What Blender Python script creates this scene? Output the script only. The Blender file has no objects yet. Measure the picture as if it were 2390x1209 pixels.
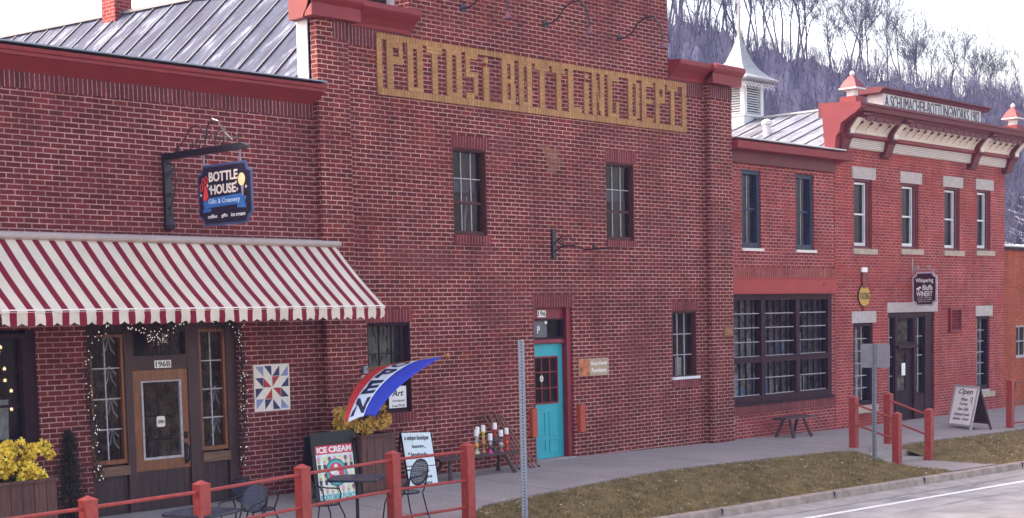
import bpy, math, random
from mathutils import Vector, Matrix
rnd = random.Random(7)
R = math.radians
scene = bpy.context.scene
COL = bpy.data.collections.new("Scene"); scene.collection.children.link(COL)
# ------------------------------------------------------------------ helpers
ABS = {}
def tag(o, label=None, cat=None, group=None, kind=None):
    if label: o["label"] = label
    if cat: o["category"] = cat
    if group: o["group"] = group
    if kind: o["kind"] = kind
    return o
def empty(name, loc, label, cat, group=None, rz=0):
    o = bpy.data.objects.new(name, None); COL.objects.link(o)
    o.location = loc; o.rotation_euler = (0, 0, rz); o.empty_display_size = .1
    ABS[o.name] = Vector(loc)
    return tag(o, label, cat, group)
class MB:
    def __init__(s): s.v = []; s.f = []
    def add(s, v, f):
        n = len(s.v); s.v += [tuple(p) for p in v]; s.f += [tuple(i + n for i in q) for q in f]; return s
    def box(s, x0, x1, y0, y1, z0, z1):
        x0, x1 = min(x0, x1), max(x0, x1); y0, y1 = min(y0, y1), max(y0, y1); z0, z1 = min(z0, z1), max(z0, z1)
        return s.add([(x0,y0,z0),(x1,y0,z0),(x1,y1,z0),(x0,y1,z0),(x0,y0,z1),(x1,y0,z1),(x1,y1,z1),(x0,y1,z1)],
                     [(0,3,2,1),(4,5,6,7),(0,1,5,4),(1,2,6,5),(2,3,7,6),(3,0,4,7)])
    def quad(s, a, b, c, d): return s.add([a, b, c, d], [(0,1,2,3)])
    def prism_y(s, pts, y0, y1):          # pts (x,z), ccw seen from -Y
        n = len(pts)
        return s.add([(x,y0,z) for x,z in pts] + [(x,y1,z) for x,z in pts],
              [tuple(range(n)), tuple(range(2*n-1, n-1, -1))] + [(i, i+n, (i+1)%n+n, (i+1)%n) for i in range(n)])
    def prism_x(s, pts, x0, x1):          # pts (y,z)
        n = len(pts)
        return s.add([(x0,y,z) for y,z in pts] + [(x1,y,z) for y,z in pts],
              [tuple(range(n-1,-1,-1)), tuple(range(n, 2*n))] + [(i, (i+1)%n, (i+1)%n+n, i+n) for i in range(n)])
    def prism_z(s, pts, z0, z1):
        n = len(pts)
        return s.add([(x,y,z0) for x,y in pts] + [(x,y,z1) for x,y in pts],
              [tuple(range(n-1,-1,-1)), tuple(range(n, 2*n))] + [(i, (i+1)%n, (i+1)%n+n, i+n) for i in range(n)])
    def tube(s, pts, r, n=6, closed=False, caps=True):
        pts = [Vector(p) for p in pts]; m = len(pts)
        rs = r if isinstance(r, (list, tuple)) else [r]*m
        vs = []; up0 = None
        for i, p in enumerate(pts):
            a = pts[(i-1) % m] if (closed or i > 0) else p
            b = pts[(i+1) % m] if (closed or i < m-1) else p
            t = (b - a)
            if t.length < 1e-9: t = Vector((0,0,1))
            t.normalize()
            if up0 is None:
                up0 = Vector((0,0,1)) if abs(t.z) < .9 else Vector((1,0,0))
            u = up0 - t*up0.dot(t)
            if u.length < 1e-6: u = t.orthogonal()
            u.normalize(); up0 = u; w = t.cross(u)
            for k in range(n):
                an = 2*math.pi*(k+.5)/n
                vs.append(p + (u*math.cos(an) + w*math.sin(an))*rs[i])
        fs = []
        for i in range(m if closed else m-1):
            for k in range(n):
                j = (i+1) % m
                fs.append((i*n+k, i*n+(k+1)%n, j*n+(k+1)%n, j*n+k))
        if caps and not closed:
            fs.append(tuple(range(n-1,-1,-1))); fs.append(tuple((m-1)*n+k for k in range(n)))
        return s.add(vs, fs)
    def lathe(s, prof, c, n=12, sq=False):    # prof (r,z); sq: square section
        vs = []
        for r, z in prof:
            for k in range(n):
                a = 2*math.pi*(k+.5)/n
                q = r/math.cos(math.pi/4)*1.0 if sq else r
                vs.append((c[0]+q*math.cos(a), c[1]+q*math.sin(a), c[2]+z))
        m = len(prof); fs = []
        for i in range(m-1):
            for k in range(n): fs.append((i*n+k, i*n+(k+1)%n, (i+1)*n+(k+1)%n, (i+1)*n+k))
        fs.append(tuple(range(n-1,-1,-1))); fs.append(tuple((m-1)*n+k for k in range(n)))
        return s.add(vs, fs)
    def xf(s, M):
        s.v = [tuple(M @ Vector(p)) for p in s.v]; return s
    def build(s, name, mat, parent=None, label=None, kind=None, world=True, smooth=False, cat=None, group=None):
        me = bpy.data.meshes.new(name)
        off = Vector((0,0,0))
        if parent is not None and world: off = ABS.get(parent.name, Vector((0,0,0)))
        vs = [(p[0]-off.x, p[1]-off.y, p[2]-off.z) for p in s.v]
        me.from_pydata(vs, [], s.f); me.update()
        uv = me.uv_layers.new(name="UVMap"); ud = uv.data
        for poly in me.polygons:
            nx, ny, nz = (abs(c) for c in poly.normal)
            for li in poly.loop_indices:
                x, y, z = s.v[me.loops[li].vertex_index]
                if nz >= nx and nz >= ny: ud[li].uv = (x, y)
                elif ny >= nx: ud[li].uv = (x, z)
                else: ud[li].uv = (y, z)
        if smooth:
            me.polygons.foreach_set("use_smooth", [True]*len(me.polygons))
        if mat: me.materials.append(mat)
        o = bpy.data.objects.new(name, me); COL.objects.link(o)
        if parent is not None:
            o.parent = parent; ABS[o.name] = off
        else: ABS[o.name] = Vector((0,0,0))
        return tag(o, label, cat, group, kind)
def recenter(o, p):
    """move a single mesh thing's origin to p"""
    p = Vector(p); o.data.transform(Matrix.Translation(-p)); o.location = p; ABS[o.name] = p; return o
def thing(mb, name, mat, at, label, cat, group=None, smooth=False):
    o = mb.build(name, mat, None, label, cat=cat, group=group, smooth=smooth); return recenter(o, at)
def kids(o): return [c for c in bpy.data.objects if c.parent == o]
def copy_tree(o, parent=None, top=True):
    c = o.copy(); COL.objects.link(c); c.parent = parent
    for ch in kids(o): copy_tree(ch, c, False)
    return c
# ------------------------------------------------------------------ materials
def newmat(name):
    m = bpy.data.materials.new(name); m.use_nodes = True
    nt = m.node_tree; return m, nt, nt.nodes["Principled BSDF"]
def N(nt, t, **k):
    n = nt.nodes.new(t)
    for a, b in k.items(): setattr(n, a, b)
    return n
def c4(c): return (c[0], c[1], c[2], 1)
def mat(name, c, rough=.6, var=.15, scale=6., bump=.0, metal=0., spec=None, c2=None, bscale=60., emit=0):
    m, nt, b = newmat(name); L = nt.links
    tc = N(nt, "ShaderNodeTexCoord"); no = N(nt, "ShaderNodeTexNoise")
    no.inputs["Scale"].default_value = scale; no.inputs["Detail"].default_value = 6; no.inputs["Roughness"].default_value = .65
    L.new(tc.outputs["Object"], no.inputs["Vector"])
    mx = N(nt, "ShaderNodeMix", data_type='RGBA')
    a = tuple(x*(1-var) for x in c); d = c2 if c2 else tuple(min(1, x*(1+var)) for x in c)
    rp = N(nt, "ShaderNodeValToRGB"); rp.color_ramp.elements[0].position = .32; rp.color_ramp.elements[1].position = .68
    L.new(no.outputs["Fac"], rp.inputs[0])
    mx.inputs[6].default_value = c4(a); mx.inputs[7].default_value = c4(d)
    L.new(rp.outputs[0], mx.inputs[0]); L.new(mx.outputs[2], b.inputs["Base Color"])
    b.inputs["Roughness"].default_value = rough; b.inputs["Metallic"].default_value = metal
    if spec is not None: b.inputs["Specular IOR Level"].default_value = spec
    if bump:
        n2 = N(nt, "ShaderNodeTexNoise"); n2.inputs["Scale"].default_value = bscale; n2.inputs["Detail"].default_value = 4
        L.new(tc.outputs["Object"], n2.inputs["Vector"])
        bp = N(nt, "ShaderNodeBump"); bp.inputs["Strength"].default_value = bump; bp.inputs["Distance"].default_value = .01
        L.new(n2.outputs["Fac"], bp.inputs["Height"]); L.new(bp.outputs[0], b.inputs["Normal"])
    if emit:
        b.inputs["Emission Color"].default_value = c4(c); b.inputs["Emission Strength"].default_value = emit
    return m
def brick(name, c1, c2, mortar, w=.215, h=.07, ms=.008, soldier=False, patch=None, patchamt=.55, offset=.5, bump=.5, stain=.28):
    if 'tan' not in name and 'concrete' not in name:
        c1 = (c1[0]*.92, c1[1]*.74, c1[2]*.74); c2 = (c2[0]*.84, c2[1]*.68, c2[2]*.68); mortar = (mortar[0]*.86, mortar[1]*.86, mortar[2]*.88)
        if patch: patch = (patch[0]*.86, patch[1]*.74, patch[2]*.74)
    m, nt, b = newmat(name); L = nt.links
    uv = N(nt, "ShaderNodeUVMap"); mp = N(nt, "ShaderNodeMapping")
    if soldier: mp.inputs["Rotation"].default_value = (0, 0, R(90))
    L.new(uv.outputs[0], mp.inputs[0])
    wob = N(nt, "ShaderNodeTexNoise"); wob.inputs["Scale"].default_value = 1.7; wob.inputs["Detail"].default_value = 5
    L.new(uv.outputs[0], wob.inputs["Vector"])
    ws = N(nt, "ShaderNodeVectorMath", operation='MULTIPLY_ADD')
    L.new(wob.outputs["Color"], ws.inputs[0]); ws.inputs[1].default_value = (.016, .012, 0); L.new(mp.outputs[0], ws.inputs[2])
    br = N(nt, "ShaderNodeTexBrick"); br.offset = offset
    br.inputs["Scale"].default_value = 1; br.inputs["Brick Width"].default_value = w; br.inputs["Row Height"].default_value = h
    br.inputs["Mortar Size"].default_value = ms; br.inputs["Mortar Smooth"].default_value = .25; br.inputs["Bias"].default_value = 0
    br.inputs["Color1"].default_value = c4(c1); br.inputs["Color2"].default_value = c4(c2); br.inputs["Mortar"].default_value = c4(mortar)
    L.new(ws.outputs[0], br.inputs["Vector"])
    nm = N(nt, "ShaderNodeTexNoise"); nm.inputs["Scale"].default_value = 1.3; nm.inputs["Detail"].default_value = 10; nm.inputs["Roughness"].default_value = .8
    mpm = N(nt, "ShaderNodeMapping"); mpm.inputs["Location"].default_value = (3, 8, 0); mpm.inputs["Scale"].default_value = (.55, 1.2, 1); L.new(uv.outputs[0], mpm.inputs[0]); L.new(mpm.outputs[0], nm.inputs["Vector"])
    rm_ = N(nt, "ShaderNodeValToRGB"); rm_.color_ramp.elements[0].position = .36; rm_.color_ramp.elements[1].position = .58
    rm_.color_ramp.elements[0].color = c4([a*.45+b2*.35 for a, b2 in zip(c1, mortar)]); rm_.color_ramp.elements[1].color = c4(mortar)
    L.new(nm.outputs["Fac"], rm_.inputs[0]); L.new(rm_.outputs[0], br.inputs["Mortar"])
    no = N(nt, "ShaderNodeTexNoise"); no.inputs["Scale"].default_value = .9; no.inputs["Detail"].default_value = 8; no.inputs["Roughness"].default_value = .7
    L.new(uv.outputs[0], no.inputs["Vector"])
    rp = N(nt, "ShaderNodeValToRGB"); rp.color_ramp.elements[0].position = .3; rp.color_ramp.elements[1].position = .7
    rp.color_ramp.elements[0].color = (1-stain, 1-stain, 1-stain, 1); rp.color_ramp.elements[1].color = (1+stain*.6,)*3 + (1,)
    L.new(no.outputs["Fac"], rp.inputs[0])
    mu = N(nt, "ShaderNodeMix", data_type='RGBA', blend_type='MULTIPLY'); mu.inputs[0].default_value = 1
    L.new(br.outputs["Color"], mu.inputs[6]); L.new(rp.outputs[0], mu.inputs[7])
    # grainy soot on single bricks
    n3 = N(nt, "ShaderNodeTexNoise"); n3.inputs["Scale"].default_value = 22; n3.inputs["Detail"].default_value = 3
    L.new(uv.outputs[0], n3.inputs["Vector"])
    r3 = N(nt, "ShaderNodeMapRange"); r3.inputs[1].default_value = .3; r3.inputs[2].default_value = .7; r3.inputs[3].default_value = .8; r3.inputs[4].default_value = 1.15
    L.new(n3.outputs["Fac"], r3.inputs[0])
    m2 = N(nt, "ShaderNodeMix", data_type='RGBA', blend_type='MULTIPLY'); m2.inputs[0].default_value = 1
    L.new(mu.outputs[2], m2.inputs[6]); L.new(r3.outputs[0], m2.inputs[7])
    n5 = N(nt, "ShaderNodeTexNoise"); n5.inputs["Scale"].default_value = 1; n5.inputs["Detail"].default_value = 6; n5.inputs["Roughness"].default_value = .7
    mp5 = N(nt, "ShaderNodeMapping"); mp5.inputs["Scale"].default_value = (3.2, .28, 1); L.new(uv.outputs[0], mp5.inputs[0]); L.new(mp5.outputs[0], n5.inputs["Vector"])
    r5 = N(nt, "ShaderNodeMapRange"); r5.inputs[1].default_value = .35; r5.inputs[2].default_value = .65; r5.inputs[3].default_value = .95 if 'concrete' in name else .78; r5.inputs[4].default_value = 1.04 if 'concrete' in name else 1.12; L.new(n5.outputs["Fac"], r5.inputs[0])
    m5 = N(nt, "ShaderNodeMix", data_type='RGBA', blend_type='MULTIPLY'); m5.inputs[0].default_value = 1; L.new(m2.outputs[2], m5.inputs[6]); L.new(r5.outputs[0], m5.inputs[7])
    out = m5.outputs[2]
    if patch:   # smeared, repointed areas that hide the joints
        n4 = N(nt, "ShaderNodeTexNoise"); n4.inputs["Scale"].default_value = 1.1; n4.inputs["Detail"].default_value = 9; n4.inputs["Roughness"].default_value = .75
        mp4 = N(nt, "ShaderNodeMapping"); mp4.inputs["Location"].default_value = (13, 5, 2); mp4.inputs["Scale"].default_value = (.7, 1.3, 1)
        L.new(uv.outputs[0], mp4.inputs[0]); L.new(mp4.outputs[0], n4.inputs["Vector"])
        r4 = N(nt, "ShaderNodeMapRange"); r4.inputs[1].default_value = .53; r4.inputs[2].default_value = .62; r4.inputs[3].default_value = 0; r4.inputs[4].default_value = patchamt
        L.new(n4.outputs["Fac"], r4.inputs[0])
        m4 = N(nt, "ShaderNodeMix", data_type='RGBA'); L.new(r4.outputs[0], m4.inputs[0]); L.new(out, m4.inputs[6]); m4.inputs[7].default_value = c4(patch)
        out = m4.outputs[2]
    L.new(out, b.inputs["Base Color"])
    b.inputs["Roughness"].default_value = .85; b.inputs["Specular IOR Level"].default_value = .25
    bp = N(nt, "ShaderNodeBump", invert=True); bp.inputs["Strength"].default_value = bump; bp.inputs["Distance"].default_value = .008
    L.new(br.outputs["Fac"], bp.inputs["Height"]); L.new(bp.outputs[0], b.inputs["Normal"])
    return m
def glassmat(name, tint=(.75,.78,.82), f0=.06, body=(.02,.02,.03), opaque=.15):
    m = bpy.data.materials.new(name); m.use_nodes = True; nt = m.node_tree; nt.nodes.clear(); L = nt.links
    out = N(nt, "ShaderNodeOutputMaterial"); tr = N(nt, "ShaderNodeBsdfTransparent"); tr.inputs[0].default_value = c4(tint)
    df = N(nt, "ShaderNodeBsdfDiffuse"); df.inputs[0].default_value = c4(body)
    m1 = N(nt, "ShaderNodeMixShader"); m1.inputs[0].default_value = opaque; L.new(tr.outputs[0], m1.inputs[1]); L.new(df.outputs[0], m1.inputs[2])
    gl = N(nt, "ShaderNodeBsdfGlossy"); gl.inputs["Roughness"].default_value = .03
    fr = N(nt, "ShaderNodeFresnel"); fr.inputs[0].default_value = 1.5
    tc = N(nt, "ShaderNodeTexCoord"); no = N(nt, "ShaderNodeTexNoise"); no.inputs["Scale"].default_value = 3; L.new(tc.outputs["Object"], no.inputs["Vector"])
    bp = N(nt, "ShaderNodeBump"); bp.inputs["Strength"].default_value = .25; bp.inputs["Distance"].default_value = .02; L.new(no.outputs["Fac"], bp.inputs["Height"])
    L.new(bp.outputs[0], gl.inputs["Normal"])
    m2 = N(nt, "ShaderNodeMixShader"); fm_ = N(nt, 'ShaderNodeMath', operation='MULTIPLY'); fm_.inputs[1].default_value = .55; L.new(fr.outputs[0], fm_.inputs[0]); L.new(fm_.outputs[0], m2.inputs[0]); L.new(m1.outputs[0], m2.inputs[1]); L.new(gl.outputs[0], m2.inputs[2])
    L.new(m2.outputs[0], out.inputs[0]); return m
def wood(name, c, rough=.55, plank=0.0, along='z'):
    m, nt, b = newmat(name); L = nt.links
    uv = N(nt, "ShaderNodeUVMap"); mp = N(nt, "ShaderNodeMapping"); mp.inputs["Scale"].default_value = (14, 1.2, 1) if along == 'z' else (1.2, 14, 1)
    L.new(uv.outputs[0], mp.inputs[0]); no = N(nt, "ShaderNodeTexNoise"); no.inputs["Scale"].default_value = 2.5; no.inputs["Detail"].default_value = 7
    L.new(mp.outputs[0], no.inputs["Vector"])
    rp = N(nt, "ShaderNodeValToRGB"); rp.color_ramp.elements[0].position = .3; rp.color_ramp.elements[1].position = .72
    rp.color_ramp.elements[0].color = c4([x*.6 for x in c]); rp.color_ramp.elements[1].color = c4([x*1.3 for x in c]); L.new(no.outputs["Fac"], rp.inputs[0])
    out = rp.outputs[0]
    if plank:
        br = N(nt, "ShaderNodeTexBrick"); br.offset = 0; br.inputs["Scale"].default_value = 1
        br.inputs["Brick Width"].default_value = plank if along == 'z' else 5; br.inputs["Row Height"].default_value = 5 if along == 'z' else plank
        br.inputs["Mortar Size"].default_value = .006; br.inputs["Color1"].default_value = (1,1,1,1); br.inputs["Color2"].default_value = (.75,.75,.75,1); br.inputs["Mortar"].default_value = (.12,.12,.12,1)
        L.new(uv.outputs[0], br.inputs["Vector"])
        mu = N(nt, "ShaderNodeMix", data_type='RGBA', blend_type='MULTIPLY'); mu.inputs[0].default_value = 1
        L.new(out, mu.inputs[6]); L.new(br.outputs[0], mu.inputs[7]); out = mu.outputs[2]
    L.new(out, b.inputs["Base Color"]); b.inputs["Roughness"].default_value = rough; return m
M = {}
M['brickA'] = brick("brick_dark_red", (.185,.036,.034), (.12,.024,.024), (.60,.36,.34), ms=.008, patch=(.17,.055,.06), patchamt=.25)
M['brickB'] = brick("brick_bottling", (.21,.036,.028), (.12,.021,.018), (.66,.39,.34), ms=.0085, patch=(.17,.055,.058), patchamt=.5)
M['soldA'] = brick("brick_soldier", (.17,.045,.05), (.12,.032,.036), (.55,.34,.36), w=5, h=.07, ms=.007, soldier=True)
M['soldRed'] = brick("brick_soldier_red", (.23,.05,.05), (.15,.034,.036), (.5,.24,.24), w=5, h=.07, ms=.006, soldier=True)
M['brickC'] = brick("brick_bright_red", (.36,.062,.052), (.22,.036,.034), (.62,.36,.34), w=.2, ms=.009, patch=(.34,.07,.055), patchamt=.5)
M['brickD'] = brick("brick_old_red", (.42,.07,.056), (.28,.045,.04), (.6,.32,.29), w=.2, h=.068, ms=.008, patch=(.40,.08,.065), patchamt=.7)
M['brickE'] = brick("brick_orange", (.46,.12,.05), (.38,.095,.045), (.5,.2,.11), w=.2, h=.068, ms=.005, patch=(.4,.11,.06), patchamt=.6)
M['tan'] = brick("brick_tan", (.47,.25,.105), (.38,.20,.085), (.26,.14,.07), w=.215, h=.07, ms=.004, stain=.12)
M['tansold'] = brick("brick_tan_soldier", (.47,.25,.105), (.36,.19,.08), (.18,.10,.05), w=5, h=.07, ms=.006, soldier=True, stain=.12)
M['red'] = mat("painted_red_trim", (.21,.018,.022), .6, .12, 3)
M['red2'] = mat("painted_maroon_trim", (.115,.012,.02), .6, .15, 3)
M['redbright'] = mat("painted_red_panel", (.17,.011,.02), .6, .1, 2)
M['post'] = mat("painted_red_steel", (.28,.028,.024), .55, .2, 14, bump=.15, c2=(.36,.05,.038))
M['beam'] = mat("painted_red_beam", (.33,.028,.022), .6, .12, 4)
M['white'] = mat("white_paint", (.66,.67,.69), .5, .12, 6)
M['cream'] = mat("cream_paint", (.72,.66,.60), .6, .08, 10)
M['stone'] = mat("limestone", (.44,.39,.375), .8, .15, 8, bump=.2)
M['sand'] = mat("sandstone_sill", (.42,.34,.27), .85, .2, 9, bump=.3)
M['darkwood'] = wood("dark_brown_wood", (.05,.018,.017), .6)
M['darkplank'] = wood("dark_brown_planks", (.045,.018,.018), .6, plank=.14)
M['orangewood'] = wood("varnished_orange_wood", (.20,.065,.02), .4)
M['sillwood'] = wood("worn_wood_sill", (.17,.09,.055), .7, along='x')
M['framedark'] = mat("dark_sash_paint", (.022,.008,.013), .6, .2, 8, spec=.15)
M['framebrown'] = mat("brown_sash_paint", (.07,.02,.018), .5, .2, 8, spec=.2)
M['frameblue'] = mat("slate_blue_sash_paint", (.03,.042,.075), .5, .12, 8, spec=.25)
M['muntin'] = mat("pale_glazing_putty", (.38,.35,.38), .6, .3, 20)
M['glass'] = glassmat("window_glass")
M['glassdark'] = glassmat("window_glass_dark", tint=(.35,.36,.45), body=(.03,.035,.06), opaque=.5)
M['room'] = mat("dim_room", (.05,.042,.05), .9, .5, 2)
M['roomwarm'] = mat("brightened_shop_interior", (.16,.10,.06), .9, .6, 5, c2=(.85,.66,.45))  # brightness put into the colour, since no light reaches these rooms
M['shopmix'] = mat("clutter_and_reflection_interior", (.03,.025,.03), .9, .5, 5.5, c2=(.85,.82,.84))  # pale noise puts glass reflections into the colour of the shop contents
M['curtain'] = mat("lace_curtain", (.6,.58,.55), .9, .25, 12)
M['paper'] = mat("paper", (.86,.85,.84), .8, .03, 5)
M['ink'] = mat("black_marker", (.02,.02,.03), .5, 0, 5)
M['black'] = mat("black_metal", (.012,.012,.017), .42, .2, 8, spec=.3)
M['iron'] = mat("wrought_iron", (.008,.007,.016), .4, .3, 20, bump=.2)
M['tabletop'] = mat("blue_black_steel", (.035,.045,.08), .25, .2, 6)
M['teal'] = mat("turquoise_door_paint", (.02,.36,.44), .5, .06, 4)
M['jambred'] = mat("crimson_jamb_paint", (.18,.006,.018), .45, .12, 5)
M['galv'] = mat("galvanised_steel", (.25,.28,.34), .5, .15, 20, metal=.6)
M['signback'] = mat("sign_back_aluminium", (.30,.31,.36), .45, .1, 4, metal=.4)
M['hole'] = mat("punched_hole", (.01,.01,.012), .9, 0, 4)
M['beige'] = mat("beige_awning_box", (.42,.35,.33), .5, .08, 4)
M['yellow'] = mat("yellow_blossom", (.95,.60,.03), .7, .2, 8, c2=(1,.80,.10))
M['ochre'] = mat("ochre_blossom", (.75,.42,.05), .7, .35, 9, c2=(.98,.68,.16))
M['twig'] = mat("brown_twig", (.035,.018,.016), .9, .3, 9)
M['conifer'] = mat("dark_evergreen", (.018,.035,.02), .9, .4, 9)
M['planter'] = wood("brown_planter_boards", (.12,.048,.038), .7, plank=.16)
M['conc'] = brick("sidewalk_concrete", (.33,.28,.265), (.30,.255,.24), (.12,.10,.09), w=1.55, h=8, ms=.012, offset=0, stain=.18, bump=.2)
M['curb'] = mat("curb_concrete", (.30,.235,.195), .85, .35, 5, bump=.3)
M['gutter'] = mat("gutter_concrete", (.31,.275,.25), .85, .25, 3, bump=.3)
M['road'] = mat("worn_road", (.29,.265,.25), .85, .25, 1.2, bump=.4, c2=(.42,.405,.39))
M['line'] = mat("road_line_paint", (.80,.80,.80), .6, .1, 12)
M['dirt'] = mat("earth", (.12,.09,.05), .95, .3, 2)
M['walkdark'] = wood("carved_stick_wood", (.20,.07,.04), .5)
M['benchwood'] = wood("weathered_dark_bench", (.065,.035,.035), .7, along='x')
M['flagred'] = mat("flag_red", (.60,.03,.028), .7, .1, 3)
M['flagwhite'] = mat("flag_white", (.72,.76,.85), .7, .04, 3)
M['flagblue'] = mat("flag_blue", (.025,.05,.48), .7, .12, 3)
M['navy'] = mat("navy_ink", (.012,.015,.06), .6, 0, 3)
M['goldwood'] = wood("golden_pole", (.5,.25,.08), .4)
M['bulb'] = mat("lit_bulb", (1,.93,.85), .5, 0, 3, emit=.1)
M['warmbulb'] = mat("lit_star", (1,.62,.3), .5, 0, 3, emit=.45)
M['orange'] = mat("orange_box_paint", (.42,.06,.03), .55, .1, 4)
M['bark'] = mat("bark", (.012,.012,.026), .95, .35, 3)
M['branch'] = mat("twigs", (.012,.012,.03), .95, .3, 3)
M['hillm'] = mat("haze_blue_slope", (.026,.030,.070), .95, .3, .15, c2=(.048,.050,.105))  # distant haze painted into the slope as a blue tint
# grass
def grassmat(name, stops, sc):
    m, nt, b = newmat(name); L = nt.links; g = N(nt, "ShaderNodeNewGeometry"); no = N(nt, "ShaderNodeTexNoise")
    no.inputs["Scale"].default_value = sc; no.inputs["Detail"].default_value = 8; no.inputs["Roughness"].default_value = .7
    L.new(g.outputs["Position"], no.inputs["Vector"]); rp = N(nt, "ShaderNodeValToRGB"); cr = rp.color_ramp
    cr.elements[0].position = stops[0][0]; cr.elements[0].color = c4(stops[0][1]); cr.elements[1].position = stops[-1][0]; cr.elements[1].color = c4(stops[-1][1])
    for p, c in stops[1:-1]:
        e = cr.elements.new(p); e.color = c4(c)
    L.new(no.outputs["Fac"], rp.inputs[0]); L.new(rp.outputs[0], b.inputs["Base Color"]); b.inputs["Roughness"].default_value = .9; b.inputs["Specular IOR Level"].default_value = .1
    return m
M['lawn'] = grassmat("dormant_lawn", [(.3,(.06,.06,.02)),(.48,(.15,.115,.05)),(.6,(.22,.15,.065)),(.75,(.3,.22,.11))], 3.5)
M['blade'] = grassmat("grass_blades", [(.3,(.09,.085,.032)),(.46,(.20,.155,.07)),(.6,(.33,.24,.12)),(.76,(.52,.44,.27))], 4.5)
# roofs (seamed metal)
def roofmat(name, base, light, streak, metal, rough):
    m, nt, b = newmat(name); L = nt.links; tc = N(nt, "ShaderNodeTexCoord")
    mp = N(nt, "ShaderNodeMapping"); mp.inputs["Scale"].default_value = (.8, 3.2, .8); L.new(tc.outputs["Object"], mp.inputs[0])
    no = N(nt, "ShaderNodeTexNoise"); no.inputs["Scale"].default_value = 1.3; no.inputs["Detail"].default_value = 9; no.inputs["Roughness"].default_value = .75; L.new(mp.outputs[0], no.inputs["Vector"])
    rp = N(nt, "ShaderNodeValToRGB"); e = rp.color_ramp.elements; e[0].position = .36; e[0].color = c4(base); e[1].position = .54; e[1].color = c4(light)
    x = rp.color_ramp.elements.new(.64); x.color = c4(streak)
    L.new(no.outputs["Fac"], rp.inputs[0]); L.new(rp.outputs[0], b.inputs["Base Color"]); b.inputs["Metallic"].default_value = metal; b.inputs["Roughness"].default_value = rough; b.inputs["Specular IOR Level"].default_value = .15
    return m
M['roofA'] = roofmat("slate_blue_metal_roof", (.026,.034,.065), (.06,.075,.125), (.24,.28,.34), .0, .8)
M['roofC'] = roofmat("pale_metal_roof", (.07,.075,.10), (.17,.18,.21), (.36,.37,.40), .0, .4)
M['seam'] = mat("roof_seam", (.06,.06,.085), .5, .2, 5)
M['cupola'] = mat("cupola_white_shingle", (.27,.285,.305), .7, .25, 14)
# awning stripes
def stripemat():
    m, nt, b = newmat("striped_canvas"); L = nt.links; uv = N(nt, "ShaderNodeUVMap"); sp = N(nt, "ShaderNodeSeparateXYZ"); L.new(uv.outputs[0], sp.inputs[0])
    a = N(nt, "ShaderNodeMath", operation='ADD'); a.inputs[1].default_value = 10; L.new(sp.outputs[0], a.inputs[0])
    mo = N(nt, "ShaderNodeMath", operation='MODULO'); mo.inputs[1].default_value = .2346; L.new(a.outputs[0], mo.inputs[0])
    ls = N(nt, "ShaderNodeMath", operation='LESS_THAN'); ls.inputs[1].default_value = .092; L.new(mo.outputs[0], ls.inputs[0])
    no = N(nt, "ShaderNodeTexNoise"); no.inputs["Scale"].default_value = 2.5; no.inputs["Detail"].default_value = 7; L.new(uv.outputs[0], no.inputs["Vector"])
    mr = N(nt, "ShaderNodeMapRange"); mr.inputs[3].default_value = .72; mr.inputs[4].default_value = 1.15; L.new(no.outputs["Fac"], mr.inputs[0])
    mx = N(nt, "ShaderNodeMix", data_type='RGBA'); mx.inputs[6].default_value = (.66,.58,.49,1); mx.inputs[7].default_value = (.20,.012,.026,1); L.new(ls.outputs[0], mx.inputs[0])
    mu = N(nt, "ShaderNodeMix", data_type='RGBA', blend_type='MULTIPLY'); mu.inputs[0].default_value = 1; L.new(mx.outputs[2], mu.inputs[6]); L.new(mr.outputs[0], mu.inputs[7])
    L.new(mu.outputs[2], b.inputs["Base Color"]); b.inputs["Roughness"].default_value = .8; b.inputs["Specular IOR Level"].default_value = .2
    return m
M['canvas'] = stripemat()
# ------------------------------------------------------------------ text
def textmesh(s, shear=0.0, bold=0.0):
    cu = bpy.data.curves.new("t", 'FONT'); cu.body = s; cu.shear = shear; cu.offset = bold; cu.resolution_u = 3
    ob = bpy.data.objects.new("t", cu); COL.objects.link(ob); bpy.context.view_layer.update()
    me = bpy.data.meshes.new_from_object(ob.evaluated_get(bpy.context.evaluated_depsgraph_get()))
    vs = [tuple(v.co) for v in me.vertices]; fs = [tuple(p.vertices) for p in me.polygons]
    bpy.data.objects.remove(ob); bpy.data.curves.remove(cu); bpy.data.meshes.remove(me)
    x0 = min(v[0] for v in vs); x1 = max(v[0] for v in vs); y0 = min(v[1] for v in vs); y1 = max(v[1] for v in vs)
    return [((v[0]-x0)/(x1-x0), (v[1]-y0)/(y1-y0)) for v in vs], fs
def text(s, o, U, V, w, h, mb, shear=0., bold=0., th=.004):
    """letters as thin raised plates; o lower-left corner, U/V unit directions; appended to mb"""
    o = Vector(o); U = Vector(U).normalized(); V = Vector(V).normalized(); n = U.cross(V)
    vs, fs = textmesh(s, shear, bold)
    P = [o + U*(u*w) + V*(v*h) for u, v in vs]
    mb.add([p + n*th for p in P], fs)
    # rim
    ed = {}
    for f in fs:
        for i in range(len(f)):
            a, b = f[i], f[(i+1) % len(f)]
            if (b, a) in ed: ed.pop((b, a))
            else: ed[(a, b)] = 1
    for a, b in ed: mb.add([P[a], P[b], P[b]+n*th, P[a]+n*th], [(0,1,2,3)])
    return mb
UX, UZ = (1,0,0), (0,0,1)
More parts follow.
